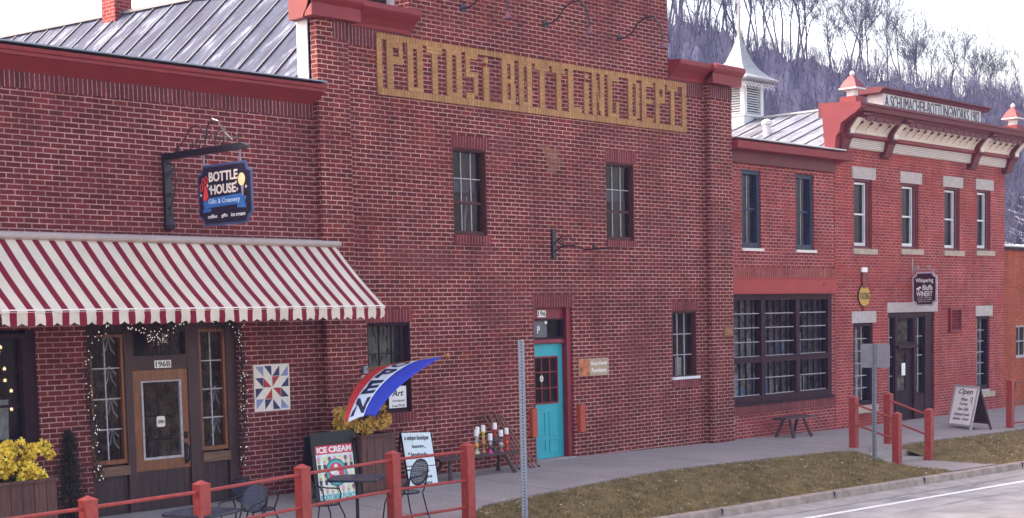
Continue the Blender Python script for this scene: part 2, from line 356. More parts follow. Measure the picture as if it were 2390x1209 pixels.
# ------------------------------------------------------------------ ground heights
def lerp(a, b, t): return a + (b-a)*t
def interp(x, pts):
    if x <= pts[0][0]: return pts[0][1]
    for (a, u), (b, v) in zip(pts, pts[1:]):
        if x <= b: return lerp(u, v, (x-a)/(b-a))
    return pts[-1][1]
zs = lambda x: interp(x, [(-20,0),(11,0),(21,-.14),(60,-.2)])
cs = lambda x: interp(x, [(5,.07),(10,.03)])
edge = lambda x: interp(x, [(-20,-5.6),(-1.6,-4.45),(1.8,-3.75),(5.3,-3.0),(5.95,-2.6),(7,-2.55),(10.3,-2.4),(13,-2.5),(16.2,-2.65),(22.6,-2.95),(60,-3.5)])
curbY = lambda x: -3.98 - .0955*(x-8.2)
curbZ = lambda x: -.5
def gz(x, y):
    """walked-on height"""
    e = edge(x)
    if y >= e: return zs(x) + cs(x)*y
    ze = zs(x)+cs(x)*e; c = curbY(x)
    t = min(1, (e-y)/max(.05, e-c)); return lerp(ze, curbZ(x), t)
# ------------------------------------------------------------------ setting: ground, pavement, road
def ribbon(xs, rows):
    mb = MB(); nr = len(rows(xs[0])); vs = []
    for x in xs: vs += [(x, y, z) for y, z in rows(x)]
    fs = [(i*nr+j, i*nr+j+1, (i+1)*nr+j+1, (i+1)*nr+j) for i in range(len(xs)-1) for j in range(nr-1)]
    return mb.add(vs, fs)
xs = [-18 + .5*i for i in range(120)]
ribbon(xs, lambda x: [(.05, zs(x))] + [(edge(x)*t, zs(x)+cs(x)*edge(x)*t) for t in (.25,.5,.75,1)] + [(edge(x)-.01, zs(x)+cs(x)*edge(x)-.12)]).build("pavement", M['conc'], kind="structure")
def near_steps(x, y, z):
    k = max(0, 1-(x-17.98)/.9) if x > 17.25 else max(0, 1-(16.52-x)/.9)
    k = min(1, k)
    sz = interp(-y, [(2.6,-.2),(2.75,-.25),(3.05,-.29),(3.4,-.42),(3.6,-.48),(9,-.5)])
    return lerp(z, min(z, sz), k)
def lawnrows(x):
    e = edge(x); c = curbY(x)+.01; ze = zs(x)+cs(x)*e-.03; n = 10; out = []
    if c > e - .06: e = c + .06
    for i in range(n+1):
        t = i/n; out.append((lerp(e, c, t), near_steps(x, lerp(e, c, t), lerp(ze, curbZ(x)-.015, t) + .05*math.sin(math.pi*t) + .012*math.sin(x*2.3+t*5)*math.sin(math.pi*t))))
    return out
lx = [x for x in xs if x < 16.1]
ribbon(lx + [16.15, 16.3, 16.4, 16.56], lawnrows).build("lawn", M['lawn'], kind="structure")
ribbon([17.95, 18.1, 18.25, 18.4] + [x for x in xs if x > 18.45], lawnrows).build("lawn", M['lawn'], kind="structure")
ribbon(xs, lambda x: [(curbY(x)+.0, curbZ(x)-.2), (curbY(x), curbZ(x)-.01), (curbY(x)-.012, curbZ(x)), (curbY(x)-.15, curbZ(x)), (curbY(x)-.175, curbZ(x)-.012), (curbY(x)-.2, curbZ(x)-.13)]).build("kerb", M['curb'], kind="structure")
ribbon(xs, lambda x: [(curbY(x)-.19, curbZ(x)-.125), (curbY(x)-.68, curbZ(x)-.15)]).build("gutter", M['gutter'], kind="structure")
ribbon([-60,-30]+xs[::4]+[60,120], lambda x: [(curbY(x)-.67, -.656), (curbY(x)-3, -.62), (curbY(x)-7, -.62), (curbY(x)-11, -.7)]).build("road", M['road'], kind="structure")
ribbon(xs[::2], lambda x: [(curbY(x)-1.14, -.6456), (curbY(x)-1.27, -.6436)]).build("road_line", M['line'], kind="structure")
cj = MB()
for x in (9.6, 12.5, 15.2, 18.6, 22, 5.5, 2.5): cj.box(x, x+.012, curbY(x)-.2, curbY(x)-.002, curbZ(x)-.1, curbZ(x)+.0015)
cj.build("kerb_joint", M['hole'], kind="structure")
g = MB(); g.quad((-400,-400,-.9),(500,-400,-.9),(500,500,-.9),(-400,500,-.9)); g.build("ground", M['dirt'], kind="structure")
cr = MB()
for (xa, ya, n_, dx_, dy_) in ((11.5,-6.3,14,.35,-.02),(13.5,-5.7,6,.2,-.25),(15.5,-6.9,16,.4,.03),(9.5,-6.9,10,.3,-.12),(17.5,-6.2,8,.12,-.3),(12.2,-5.55,5,.3,.02),(14.6,-5.75,5,.3,.02)):
    p_ = Vector((xa,ya,-.6185))
    for k in range(n_):
        q_ = p_+Vector((dx_*rnd.uniform(.6,1.3), dy_+rnd.uniform(-.06,.06), 0)); s_ = Vector((0,rnd.uniform(.005,.014),0))
        cr.add([p_-s_, q_-s_, q_+s_, p_+s_], [(0,1,2,3)]); p_ = q_
cr.build("road_crack", mat("tar_seam", (.09,.085,.085), .8, .2, 5), kind="structure")
# grass blades (uncountable)
bl = MB(); blx = rnd
for i in range(42000):
    x = blx.uniform(5.3, 27) if i % 3 else blx.uniform(5.3, 17)
    if 16.45 < x < 18.05: continue
    e = edge(x); c = curbY(x)
    t = blx.random(); y = lerp(e+.02, c-.0, t)
    z = lerp(zs(x)+cs(x)*e-.03, curbZ(x)-.015, t) + .05*math.sin(math.pi*t); z = near_steps(x, y, z)
    h = blx.uniform(.02,.055); a = blx.uniform(0, 6.28); w = blx.uniform(.006,.013); dx, dy = math.cos(a)*w, math.sin(a)*w
    lx_, ly_ = blx.uniform(-.035,.035), blx.uniform(-.035,.035)
    bl.add([(x-dx,y-dy,z-.01),(x+dx,y+dy,z-.01),(x+lx_,y+ly_,z+h)], [(0,1,2)])
bl.build("grass", M['blade'], kind="stuff")
lf = MB()
for i in range(420):
    x = rnd.uniform(5.5, 26); e = edge(x); c = curbY(x); t = rnd.random()
    if 16.45 < x < 18.05: continue
    y = lerp(e, c, t); z = lerp(zs(x)+cs(x)*e, curbZ(x), t)+.05*math.sin(math.pi*t)+.02; z = near_steps(x, y, z); s = rnd.uniform(.012,.035); a = rnd.uniform(0,6.28)
    lf.add([(x+s*math.cos(a+k*1.57), y+s*math.sin(a+k*1.57), z+rnd.uniform(0,.02)) for k in range(4)], [(0,1,2,3)])
lf.build("leaf_litter", mat("pale_dead_leaves", (.42,.34,.22), .9, .4, 30), kind="stuff")
# steps down to the road
st = empty("steps", (17.24,-3.1,-.2), "two concrete steps down from the sidewalk between four red posts", "steps")
MB().box(16.45,18.02,-3.02,-2.6,-.7,-.285).build("step", M['gutter'], st)
MB().box(16.45,18.02,-3.42,-3.018,-.7,-.41).build("step", M['gutter'], st)
ribbon([16.4, 17.2, 18.05], lambda x: [(-3.4,-.475), (curbY(x)+.005,-.492)]).build("landing", M['conc'], st, kind=None)
# ------------------------------------------------------------------ wall with openings
def wallmb(x0, x1, z0, z1, y, d, holes, mb=None):
    mb = mb or MB()
    X = sorted(set([x0,x1] + [a for h in holes for a in h[:2]])); Z = sorted(set([z0,z1] + [a for h in holes for a in h[2:4]]))
    inh = lambda cx, cz: any(h[0] < cx < h[1] and h[2] < cz < h[3] for h in holes)
    for i in range(len(X)-1):
        for j in range(len(Z)-1):
            if not inh((X[i]+X[i+1])/2, (Z[j]+Z[j+1])/2):
                mb.quad((X[i],y,Z[j]),(X[i+1],y,Z[j]),(X[i+1],y,Z[j+1]),(X[i],y,Z[j+1]))
    for a, b, c, e in holes:
        mb.quad((a,y,c),(a,y,e),(a,y+d,e),(a,y+d,c)); mb.quad((b,y,e),(b,y,c),(b,y+d,c),(b,y+d,e))
        mb.quad((a,y,e),(b,y,e),(b,y+d,e),(a,y+d,e)); mb.quad((b,y,c),(a,y,c),(a,y+d,c),(b,y+d,c))
    mb.quad((x0,y,z0),(x0,y,z1),(x0,y+.3,z1),(x0,y+.3,z0)); mb.quad((x1,y,z1),(x1,y,z0),(x1,y+.3,z0),(x1,y+.3,z1))
    mb.quad((x0,y,z1),(x1,y,z1),(x1,y+.3,z1),(x0,y+.3,z1))
    return mb
def room(parent, x0, x1, z0, z1, y, m='room', depth=.9, world=True):
    mb = MB(); e = .15
    a, b, c, d = x0-e, x1+e, z0-e, z1+e; y2 = y+depth
    mb.quad((a,y2,c),(b,y2,c),(b,y2,d),(a,y2,d)); mb.quad((a,y,c),(a,y,d),(a,y2,d),(a,y2,c)); mb.quad((b,y,d),(b,y,c),(b,y2,c),(b,y2,d))
    mb.quad((a,y,d),(b,y,d),(b,y2,d),(a,y2,d)); mb.quad((b,y,c),(a,y,c),(a,y2,c),(b,y2,c))
    return mb.build("interior", M[m], parent)
def window(parent, x0, x1, z0, z1, yg, fm, cols=2, rows=2, fw=.05, mm='muntin', mw=.02, glass='glass', rm='room', meet=None, y0=None, name="window", label=None, rmdepth=.9):
    """sash window: frame with its glazing bars, pane behind, dim interior"""
    y0 = yg-.08 if y0 is None else y0
    mb = MB()
    mb.box(x0, x0+fw, y0, yg+.05, z0, z1); mb.box(x1-fw, x1, y0, yg+.05, z0, z1)
    mb.box(x0+fw, x1-fw, y0, yg+.05, z1-fw, z1); mb.box(x0+fw, x1-fw, y0, yg+.05, z0, z0+fw*1.3)
    a, b, c, d = x0+fw, x1-fw, z0+fw*1.3, z1-fw
    if meet is not None:
        zm = lerp(c, d, meet); mb.box(a, b, yg-.035, yg+.02, zm-.022, zm+.022)
    w = mb.build(name, M[fm], parent, label)
    bars = MB()
    for i in range(1, cols): x = lerp(a, b, i/cols); bars.box(x-mw/2, x+mw/2, yg-.018, yg+.008, c, d)
    for j in range(1, rows):
        z = lerp(c, d, j/rows)
        if meet is not None and abs(z-zm) < .06: continue
        bars.box(a, b, yg-.016, yg+.006, z-mw/2, z+mw/2)
    if cols > 1 or rows > 1: bars.build("glazing_bars", M[mm], w)
    MB().quad((a,yg,c),(b,yg,c),(b,yg,d),(a,yg,d)).build("pane", M[glass], w)
    if rm: room(w, x0, x1, z0, z1, yg+.06, rm, rmdepth)
    return w
# ================================================================== BUILDING A : gift shop (left)
A = empty("brick_shop", (1.5,0,0), "low dark red brick shop with red cornice and timber entrance behind the striped awning", "building")
holesA = [(1.14,3.62,-.6,2.66), (-1.6,.40,1.05,2.55)]
mb = wallmb(-9, 5.18, -.6, 6.02, 0, .16, holesA)
mb.quad((-9,0,-.6),(-9,9,-.6),(-9,9,5.6),(-9,0,5.6)); mb.build("wall", M['brickA'], A)
MB().box(-9,5.178,-.012,.1,5.625,5.83).build("soldier_course", M['soldA'], A)
MB().prism_x([(0.3,5.832),(-.02,5.832),(-.05,5.86),(-.07,5.87),(-.24,5.985),(-.28,5.99),(-.28,6.03),(-.31,6.045),(-.32,6.09),(.3,6.13)], -9, 5.21).build("cornice", M['red'], A)
MB().box(-9,5.21,-.325,.3,6.132,6.15).build("flashing", M['galv'], A)
MB().quad((-9,.3,6.0),(5.15,.3,6.0),(5.15,9,5.6),(-9,9,5.6)).build("roof", M['roofA'], A)
# left shop window
w = window(A, -1.6, .27, 1.05, 2.5, .12, 'framedark', cols=3, rows=3, fw=.07, mm='framedark', mw=.035, rm='room', rmdepth=.8, y0=.02)
MB().box(.27,.40,.03,.2,1.05,2.55).build("jamb", M['framedark'], w)
MB().box(-1.7,.45,-.05,.16,.99,1.05).build("sill", M['darkwood'], w)
for k, (px, pz) in enumerate([(-.45,1.25),(-.25,1.2),(.0,1.15)]):
    c = MB()
    for i in range(9):
        a, b2 = px-.1+i*.022, px-.1+(i+1)*.022
        c.quad((a,.25+.02*(i%2),1.1),(b2,.25+.02*((i+1)%2),1.1),(b2+.02,.25+.02*((i+1)%2),pz+.5),(a+.02,.25+.02*(i%2),pz+.5))
    c.build("curtain", M['curtain'], w)
sl = empty("star_light_string", (.1,.3,2.4), "small warm star lights hanging inside the left shop window", "string lights")
MB().tube([(.06,.3,2.35),(.09,.3,2.2),(.09,.3,2.0),(.1,.3,1.85),(.17,.3,1.7),(.15,.3,1.5)], .004, 4).build("cord", M['black'], sl)
for (x, z) in [(.06,2.33),(.03,2.27),(.10,2.05),(.10,1.9),(.18,1.76),(.17,1.52)]:
    s = MB(); pts = []
    for k in range(10):
        r = .028 if k % 2 == 0 else .012; a = R(90+36*k); pts.append((x+r*math.cos(a), z+r*math.sin(a)))
    s.prism_y(pts, .29, .31); s.build("star", M['warmbulb'], sl)
# timber entrance
ent = MB()
for a, b in ((1.14,1.2),(1.74,1.86),(2.77,2.97),(3.44,3.62)): ent.box(a, b, .05, .2, -.3, 2.66)
ent.box(1.2,1.74,.06,.2,2.48,2.66); ent.box(1.86,2.77,.06,.2,2.5,2.66); ent.box(2.97,3.44,.06,.2,2.5,2.66); ent.box(1.86,2.77,.06,.2,1.955,2.12)
E1 = ent.build("entrance_frame", M['darkwood'], A)
for (a, b, c, d, dx) in ((1.2,1.74,.69,2.46,0),(2.97,3.44,.76,2.50,0)):
    w = window(A, a, b, c, d, .13, 'orangewood', cols=2, rows=4, fw=.045, mw=.018, rm='roomwarm', name="sidelight", y0=.07)
    MB().box(a-.005,b+.01,.03,.17,c-.16,c-.03).build("sill", M['sillwood'], w)
    MB().box(a,b,.1,.2,-.3,c-.162).build("lower_panel", M['darkplank'], w)
    # gathered lace swags behind the glass
    for k in range(4 if a < 2 else 2):
        zc = c+.32+k*.43; sw = MB(); xm = (a+b)/2+.12
        sw.tube([(xm-.1,.2,zc-.12),(xm-.04,.2,zc-.05),(xm,.2,zc+.12),(xm+.04,.2,zc-.05),(xm+.1,.2,zc-.12)], .012, 5)
        sw.tube([(xm-.1,.2,zc+.05),(xm,.2,zc+.15),(xm+.1,.2,zc+.04)], .014, 5)
        sw.build("lace_swag", M['curtain'], w)
dr = MB()   # door leaf
X0, X1, Z0, Z1 = 1.862, 2.768, -.28, 1.95; gx0, gx1, gz0, gz1 = 1.99, 2.65, .70, 1.80
dr.box(X0,gx0,.07,.13,.55,Z1); dr.box(gx1,X1,.07,.13,.55,Z1); dr.box(gx0,gx1,.07,.13,gz1,Z1); dr.box(gx0,gx1,.07,.13,.55,gz0)
D1 = dr.build("door", M['orangewood'], A, "varnished orange timber door with a large glass light")
MB().box(X0,X1,.085,.13,Z0,.55).build("lower_panel", M['darkplank'], D1)
gm = MB(); gm.box(gx0,gx0+.03,.055,.1,gz0,gz1); gm.box(gx1-.03,gx1,.055,.1,gz0,gz1); gm.box(gx0+.03,gx1-.03,.055,.1,gz0,gz0+.035); gm.box(gx0+.03,gx1-.03,.055,.1,gz1-.02,gz1)
gm.build("glass_moulding", M['muntin'], D1)
MB().quad((gx0,.09,gz0),(gx1,.09,gz0),(gx1,.09,gz1),(gx0,.09,gz1)).build("pane", M['glass'], D1)
room(D1, gx0, gx1, gz0, gz1, .5, 'roomwarm', .8)
ins = MB()
for x in (2.2,2.42): ins.box(x-.008,x+.008,.3,.31,.6,1.85)
for z in (.95,1.28,1.5): ins.box(2.0,2.65,.3,.31,z,z+.015)
ins.box(2.02,2.19,.32,.33,1.3,1.85); ins.build("inner_bars", M['framedark'], D1)  # thin dark bars and a panel behind the door glass
h = MB(); h.tube([(2.70,.05,.86),(2.70,.0,.84),(2.70,-.02,.76),(2.70,0,.66),(2.70,.05,.64)], .012, 6); h.box(2.675,2.725,.055,.07,.6,.9); h.box(2.68,2.73,.05,.07,.96,1.06)
h.build("handle", M['black'], D1)
s = MB(); s.prism_y([(2.23,1.17),(2.25,1.15),(2.35,1.15),(2.37,1.17),(2.37,1.28),(2.35,1.30),(2.25,1.30),(2.23,1.28)], .072, .08)
o = thing(s, "open_sign", M['cream'], (2.3,.08,1.2), "small cream OPEN plaque hanging in the orange shop door", "sign")
text("OPEN", (2.25,.0715,1.2), UX, UZ, .1, .045, MB(), bold=.01).build("lettering", M['ink'], o)
w = window(A, 1.86, 2.77, 2.12, 2.5, .13, 'darkwood', 1, 1, fw=.025, rm='room', name="transom")
tb = MB(); text("BOTTLE", (2.22,.125,2.40), UX, UZ, .3, .055, tb, bold=.01); text("HOUSE", (2.26,.125,2.32), UX, UZ, .24, .055, tb, bold=.01); tb.build("lettering", M['cream'], w)
o = thing(MB().box(2.22,2.49,.045,.058,1.975,2.08), "house_number", M['paper'], (2.35,.05,2.0), "white number plate reading 196B over the orange shop door", "number plate")
text("196B", (2.235,.044,1.99), UX, UZ, .24, .075, MB(), bold=.012).build("digits", M['ink'], o)
# string lights round the entrance
proto_bulb = None
def light_string(pts, n, spread, label, twigs=0):
    global proto_bulb
    root = empty("string_lights", pts[0], label, "string lights", "white fairy lights round the shop entrance")
    v = [Vector(p) for p in pts]; seg = []
    cord = []
    for i in range(60):
        t = i/59*(len(v)-1); k = min(int(t), len(v)-2); p = v[k].lerp(v[k+1], t-k)
        cord.append(p + Vector((rnd.uniform(-1,1)*spread*.6, rnd.uniform(-.02,.0), rnd.uniform(-1,1)*.01)))
    MB().tube(cord, .007, 4).build("vine", M['twig'], root)
    if twigs:
        tw = MB()
        for i in range(twigs):
            p = cord[rnd.randrange(60)]; d = Vector((rnd.uniform(-1,1)*spread*2.2, rnd.uniform(-.06,.01), rnd.uniform(-.25,.25)))
            tw.tube([p, p+d*.5+Vector((0,0,.03)), p+d], [.006,.0045,.002], 3)
        tw.build("twigs", M['twig'], root)
    for i in range(n):
        p = cord[rnd.randrange(60)] + Vector((rnd.uniform(-1,1)*spread, -.03, rnd.uniform(-.05,.05)))
        if proto_bulb is None:
            mb = MB().lathe([(.001,-.009),(.007,-.004),(.007,.004),(.001,.009)], (0,0,0), 6); b = mb.build("bulb", M['bulb'], root, world=False)
            proto_bulb = b
        else:
            b = proto_bulb.copy(); COL.objects.link(b); b.parent = root
        b.location = p - Vector(pts[0])
    return root
light_string([(1.5,-.02,2.55),(1.15,-.02,2.4),(1.12,-.03,1.7),(1.16,-.03,1.1),(1.2,-.03,.5)], 44, .055, "fairy lights on twigs down the left side of the shop entrance", 190)
light_string([(3.2,-.02,2.6),(3.62,-.02,2.5),(3.66,-.03,1.8),(3.64,-.03,1.2),(3.6,-.03,.5)], 44, .06, "fairy lights on twigs down the right side of the shop entrance", 190)
light_string([(1.75,-.05,2.57),(2.0,-.06,2.48),(2.15,-.06,2.33),(2.3,-.06,2.5),(2.7,-.05,2.6)], 50, .09, "fairy lights bunched over the shop transom left of the painted name", 170)
fl = MB()
for i in range(26):
    c = Vector((2.12+rnd.gauss(0,.05), -.07, 2.4+rnd.gauss(0,.05)))
    fl.lathe([(.002,-.012),(.018,0),(.002,.012)], c, 6)
thing(fl, "dried_flower_bunch", mat("dried_rose", (.16,.03,.05), .9, .4, 30), (2.12,-.07,2.3), "bunch of dried dark pink flowers over the shop transom", "flowers")
# ------------------------------------------------------------------ awning
AW = empty("awning", (2.3,0,2.6), "red and cream striped fabric awning with scalloped edge over the shop entrance", "awning")
ax0, ax1 = -.72, 5.42; yb, zb, yf, zf = -.14, 3.70, -1.18, 2.80
mb = MB(); n = 160
rows = [(yb, zb)] + [(lerp(yb,yf,t), lerp(zb,zf,t)-.03*math.sin(math.pi*t)) for t in (.25,.5,.75)] + [(yf, zf), (yf-.03, zf-.03), (yf-.02, zf-.06)]
nr = len(rows)
for i in range(n+1):
    x = lerp(ax0, ax1, i/n)
    sg = .014*math.sin(x*1.7+.6)+.006*math.sin(x*5.1)
    mb.v += [(x, y, z+sg*math.sin(math.pi*min(1,max(0,(yb-y)/(yb-yf))))) for y, z in rows]
for i in range(n):
    for j in range(nr-1): mb.f.append((i*nr+j, i*nr+j+1, (i+1)*nr+j+1, (i+1)*nr+j))
# underside skin just below gives the cloth thickness
m0 = len(mb.v); mb.v += [(x, y+.006, z-.01) for x, y, z in mb.v[:m0]]
mb.f += [tuple(reversed([q+m0 for q in f])) for f in mb.f[:]]
cnv = mb.build("canopy", M['canvas'], AW, smooth=True)
for poly in cnv.data.polygons:
    for li in poly.loop_indices:
        vtx = cnv.data.vertices[cnv.data.loops[li].vertex_index].co; cnv.data.uv_layers[0].data[li].uv = (vtx.x+2.3, vtx.z)
mb = MB(); n = 26*10; pitch = .2346
ph = lambda x: ((x+10) % pitch)/pitch
for i in range(n+1):
    x = lerp(ax0, ax1, i/n); s = abs(math.sin(math.pi*(ph(x)-.696)))**.6  # cusps up in the cream, lobes down under the red
    yy = yf-.02+.008*math.sin(x*26)
    mb.v += [(x, yy, zf-.05), (x, yy-.004+.01*math.sin(x*9), zf-.12), (x, yy+.012*math.sin(x*11), zf-.165-.05*s)]
for i in range(n):
    for j in range(2): mb.f.append((i*3+j, i*3+j+1, (i+1)*3+j+1, (i+1)*3+j))
m0 = len(mb.v); mb.v += [(x, y+.006, z) for x, y, z in mb.v[:m0]]; mb.f += [tuple(reversed([q+m0 for q in f])) for f in mb.f[:]]
mb.build("valance", M['canvas'], AW, smooth=True)
MB().tube([(ax0,yf+.0,zf-.035),(ax1+.015,yf+.0,zf-.035)], .028, 8).build("front_bar", M['cream'], AW)
MB().prism_x([(0,3.69),(-.15,3.69),(-.19,3.715),(-.2,3.74),(-.16,3.785),(-.1,3.80),(0,3.81)], -1.6, 5.5).build("cassette", M['beige'], AW)
for x in (-.3, 2.4, 5.1):
    MB().tube([(x,-.1,3.62),(x+.25 if x < 5 else x-.25,-.62,3.1),(x,-1.15,2.74)], .018, 6).build("folding_arm", M['beige'], AW)
# ================================================================== BUILDING B : bottling house
B = empty("bottling_building", (10.6,0,0), "tall central red brick building with stepped parapet and tan brick lettering", "building")
W1 = (8.14,8.95,3.96,5.40); W2 = (12.15,13.0,3.96,5.40); W3 = (6.14,7.07,1.08,2.53); W4 = (14.14,14.95,1.27,2.63); DO = (10.06,11.12,-.02,2.73)
mb = wallmb(5.18, 16.04, -.6, 7.10, 0, .13, [W1,W2,W3,W4,DO]); mb.build("wall", M['brickB'], B)
mb = MB(); mb.box(7.24,14.12,0,.32,7.10,9.9); mb.build("upper_wall", M['brickB'], B)
mb = MB(); mb.box(5.18,5.80,-.15,-.002,-.6,7.10); mb.box(5.18,5.24,-.002,.05,6.12,7.10); mb.build("pilaster", M['brickB'], B)
MB().box(15.27,16.04,-.15,-.002,-.6,7.10).build("pilaster", M['brickB'], B)
MB().box(5.16,5.30,.05,.30,6.13,7.12).build("corner_board", M['white'], B)
MB().box(7.22,7.36,.33,.5,7.46,9.9).build("corner_board", M['white'], B)
def cornB(x0, x1, pil):
    mb = MB()
    prof = [(.3,7.102),(-.03,7.102),(-.05,7.16),(-.13,7.24),(-.27,7.34),(-.30,7.37),(-.30,7.45),(.3,7.49)]
    mb.prism_x(prof, x0, x1)
    prof2 = [(y-.09 if y < 0 else -.29, z+.003) for y, z in prof]
    mb.prism_x([(y, z) for y, z in prof2], pil[0], pil[1])
    return mb.build("cornice", M['red'], B)
cornB(5.02, 7.24, (4.98, 5.95)); cornB(14.12, 16.12, (15.2, 16.2))
for q in ((5.81,7.24,-.012,-.001,6.83,7.098),(14.12,15.26,-.012,-.001,6.85,7.098),(5.5,5.801,-.162,-.151,6.83,7.098),(15.28,16.04,-.162,-.151,6.85,7.098)): MB().box(*q).build("soldier_course", M['soldA'], B)
MB().prism_x([(.3,9.9),(-.05,9.9),(-.3,10.1),(-.35,10.25),(.3,10.3)], 7.1, 14.26).build("top_cornice", M['red'], B)
for (a, b, z0, z1) in ((8.12,9.02,5.40,5.60),(12.14,13.06,5.40,5.62),(6.12,7.11,2.535,2.74),(14.13,15.02,2.63,2.81),(10.06,11.14,2.73,2.945)):
    MB().box(a,b,-.012,.02,z0+.001,z1).build("soldier_lintel", M['soldRed'], B)
for q, (a, b, z0) in zip((W1,W2,W3,W4), ((8.12,9.0,3.79),(12.13,13.05,3.84),(6.12,7.1,.92),(14.12,15.03,1.12))):
    pass
def win_B(q, sill, fm, cols, rows, meet, gl='glassdark', rm='room', label=None, mm='muntin'):
    w = window(B, q[0], q[1], q[2], q[3], .11, fm, cols, rows, fw=.055, meet=meet, glass=gl, rm=rm, y0=.04, mw=.016, label=label, mm=mm)
    MB().box(sill[0], sill[1], -.035, .125, sill[2], q[2]-.002).build("sill", M['soldRed'], w)
    MB().box(q[1]-.03,q[1]-.001,.004,.14,q[2],q[3]-.001).box(q[0]+.001,q[1]-.031,.004,.14,q[3]-.03,q[3]-.001).box(q[0]+.001,q[0]+.02,.004,.14,q[2],q[3]-.031).build("jamb", M[fm], w)
    return w
w1 = win_B(W1, (8.12,9.0,3.80), 'framebrown', 3, 3, .36, 'glass'); w2 = win_B(W2, (12.13,13.05,3.85), 'framebrown', 3, 3, .36, 'glass')
for w, q in ((w1,W1),(w2,W2)):
    MB().box(q[0]+.05,q[1]-.05,.25,.26,q[2]+.74,q[2]+.94).build("shade", mat("grey_blind", (.14,.12,.18), .8, .2, 4), w)
    MB().quad((q[1]-.3,.3,q[2]),(q[1]-.03,.28,q[2]),(q[1]-.03,.28,q[3]),(q[1]-.3,.3,q[3])).build("curtain", mat("brown_drape", (.07,.04,.05), .9, .3, 6), w)
MB().tube([(8.62,.22,4.0),(8.63,.22,4.25),(8.67,.22,4.5),(8.68,.22,4.62)], .012, 5).build("cord", M['white'], w1)
w3 = win_B(W3, (6.1,7.13,.92), 'framedark', 3, 3, None, 'glass', 'room', mm='framedark')
MB().box(W3[1]-.14,W3[1]-.055,.09,.2,W3[2],W3[3]).build("jamb", M['framedark'], w3)
cu = MB()
for i in range(10):
    a = 6.2+i*.075; cu.quad((a,.26+.03*(i%2),1.7),(a+.075,.26+.03*((i+1)%2),1.7),(a+.075,.26+.03*((i+1)%2),2.5),(a,.26+.03*(i%2),2.5))
cu.build("curtain", mat("faded_green_curtain", (.34,.33,.26), .9, .2, 6), w3)
leafm = MB()
for i in range(16):
    x = rnd.uniform(6.4,6.95); z = rnd.uniform(1.9,2.45); dx = rnd.uniform(-.18,.18); leafm.tube([(x,.22,z),(x+dx*.5,.21,z+.08),(x+dx,.22,z-.12)], [.004,.014,.002], 4)
leafm.build("house_plant", M['conifer'], w3)
w4 = win_B(W4, (14.12,15.03,1.12), 'framebrown', 3, 3, None, 'glass', 'room')
MB().box(14.1,15.0,-.05,.12,1.27,1.32).build("white_ledge", M['white'], w4)
MB().box(14.2,14.42,.24,.25,1.35,1.75).build("papers", M['paper'], w4); MB().box(14.55,14.75,.24,.25,1.33,1.7).build("papers", M['curtain'], w4)
# doorway
x0, x1, zb0, zt = DO
fr = MB(); fr.box(x0,x0+.04,.02,.25,zb0,zt); fr.box(x1-.13,x1,.03,.25,zb0,zt); fr.box(x0+.04,x1-.13,.08,.25,2.09,2.16); fr.box(x0+.04,x1-.13,.1,.2,zt-.2,zt)
DF = fr.build("door_frame", M['jambred'], B)
tr = window(B, x0+.04, x1-.13, 2.16, 2.53, .16, 'framedark', 1, 1, fw=.03, rm='room', name="transom")
MB().box(10.12,10.56,.125,.14,2.19,2.52).build("dark_board", mat("smoky_board", (.12,.11,.13), .6, .3, 6), tr)
text("P", (10.3,.124,2.27), UX, UZ, .07, .13, MB()).build("letter", M['paper'], tr)
MB().box(10.5,10.56,.115,.123,2.44,2.49).build("sticker", M['paper'], tr)
dd = MB(); a, b, c, d = x0+.04, x1-.13, .02, 2.08; gy = .15
ga, gb, gc, gd = a+.09, b-.13, 1.0, 1.86
dd.box(a,ga,gy,gy+.05,c,d); dd.box(gb,b,gy,gy+.05,c,d); dd.box(ga,gb,gy,gy+.05,gd,d); dd.box(ga,gb,gy,gy+.05,c,gc)
BD = dd.build("door", M['teal'], B, "turquoise panelled door with a maroon framed glass light")
pm = MB()
for (p, q) in ((a+.1,(a+b)/2-.05),((a+b)/2+.05,b-.12)):
    for (r, t) in ((.12,.36),(.42,.86)):
        pm.box(p,q,gy-.012,gy-.001,r,r+.02); pm.box(p,q,gy-.012,gy-.001,t-.02,t); pm.box(p,p+.02,gy-.012,gy-.001,r+.02,t-.02); pm.box(q-.02,q,gy-.012,gy-.001,r+.02,t-.02)
pm.build("panel_moulding", M['teal'], BD)
gm = MB(); gm.box(ga,ga+.03,gy-.015,gy+.03,gc,gd); gm.box(gb-.03,gb,gy-.015,gy+.03,gc,gd); gm.box(ga+.03,gb-.03,gy-.015,gy+.03,gd-.03,gd); gm.box(ga+.03,gb-.03,gy-.015,gy+.03,gc,gc+.03)
for i in (1,2): x = lerp(ga,gb,i/3); gm.box(x-.01,x+.01,gy-.01,gy+.02,gc+.03,gd-.03)
for i in (1,2): z = lerp(gc,gd,i/3); gm.box(ga+.03,gb-.03,gy-.008,gy+.018,z-.01,z+.01)
gm.build("glazing_bars", M['jambred'], BD)
MB().quad((ga,gy+.02,gc),(gb,gy+.02,gc),(gb,gy+.02,gd),(ga,gy+.02,gd)).build("pane", M['glass'], BD); room(BD, ga, gb, gc, gd, gy+.06, 'room', .7)
MB().tube([(a+.05,gy-.0,.95),(a+.05,gy-.05,.95)], .02, 8).build("knob", M['goldwood'], BD)
ov = [(10.4+.045*math.cos(t*.6283), 1.46+.06*math.sin(t*.6283)) for t in range(10)]
o = thing(MB().prism_y(ov, gy-.02, gy-.012), "door_plaque", M['cream'], (10.4,gy-.015,1.42), "small oval cream plaque on the turquoise door's glass", "sign")
text("6", (10.385,gy-.0205,1.435), UX, UZ, .03, .05, MB(), bold=.01).build("digit", M['ink'], o)
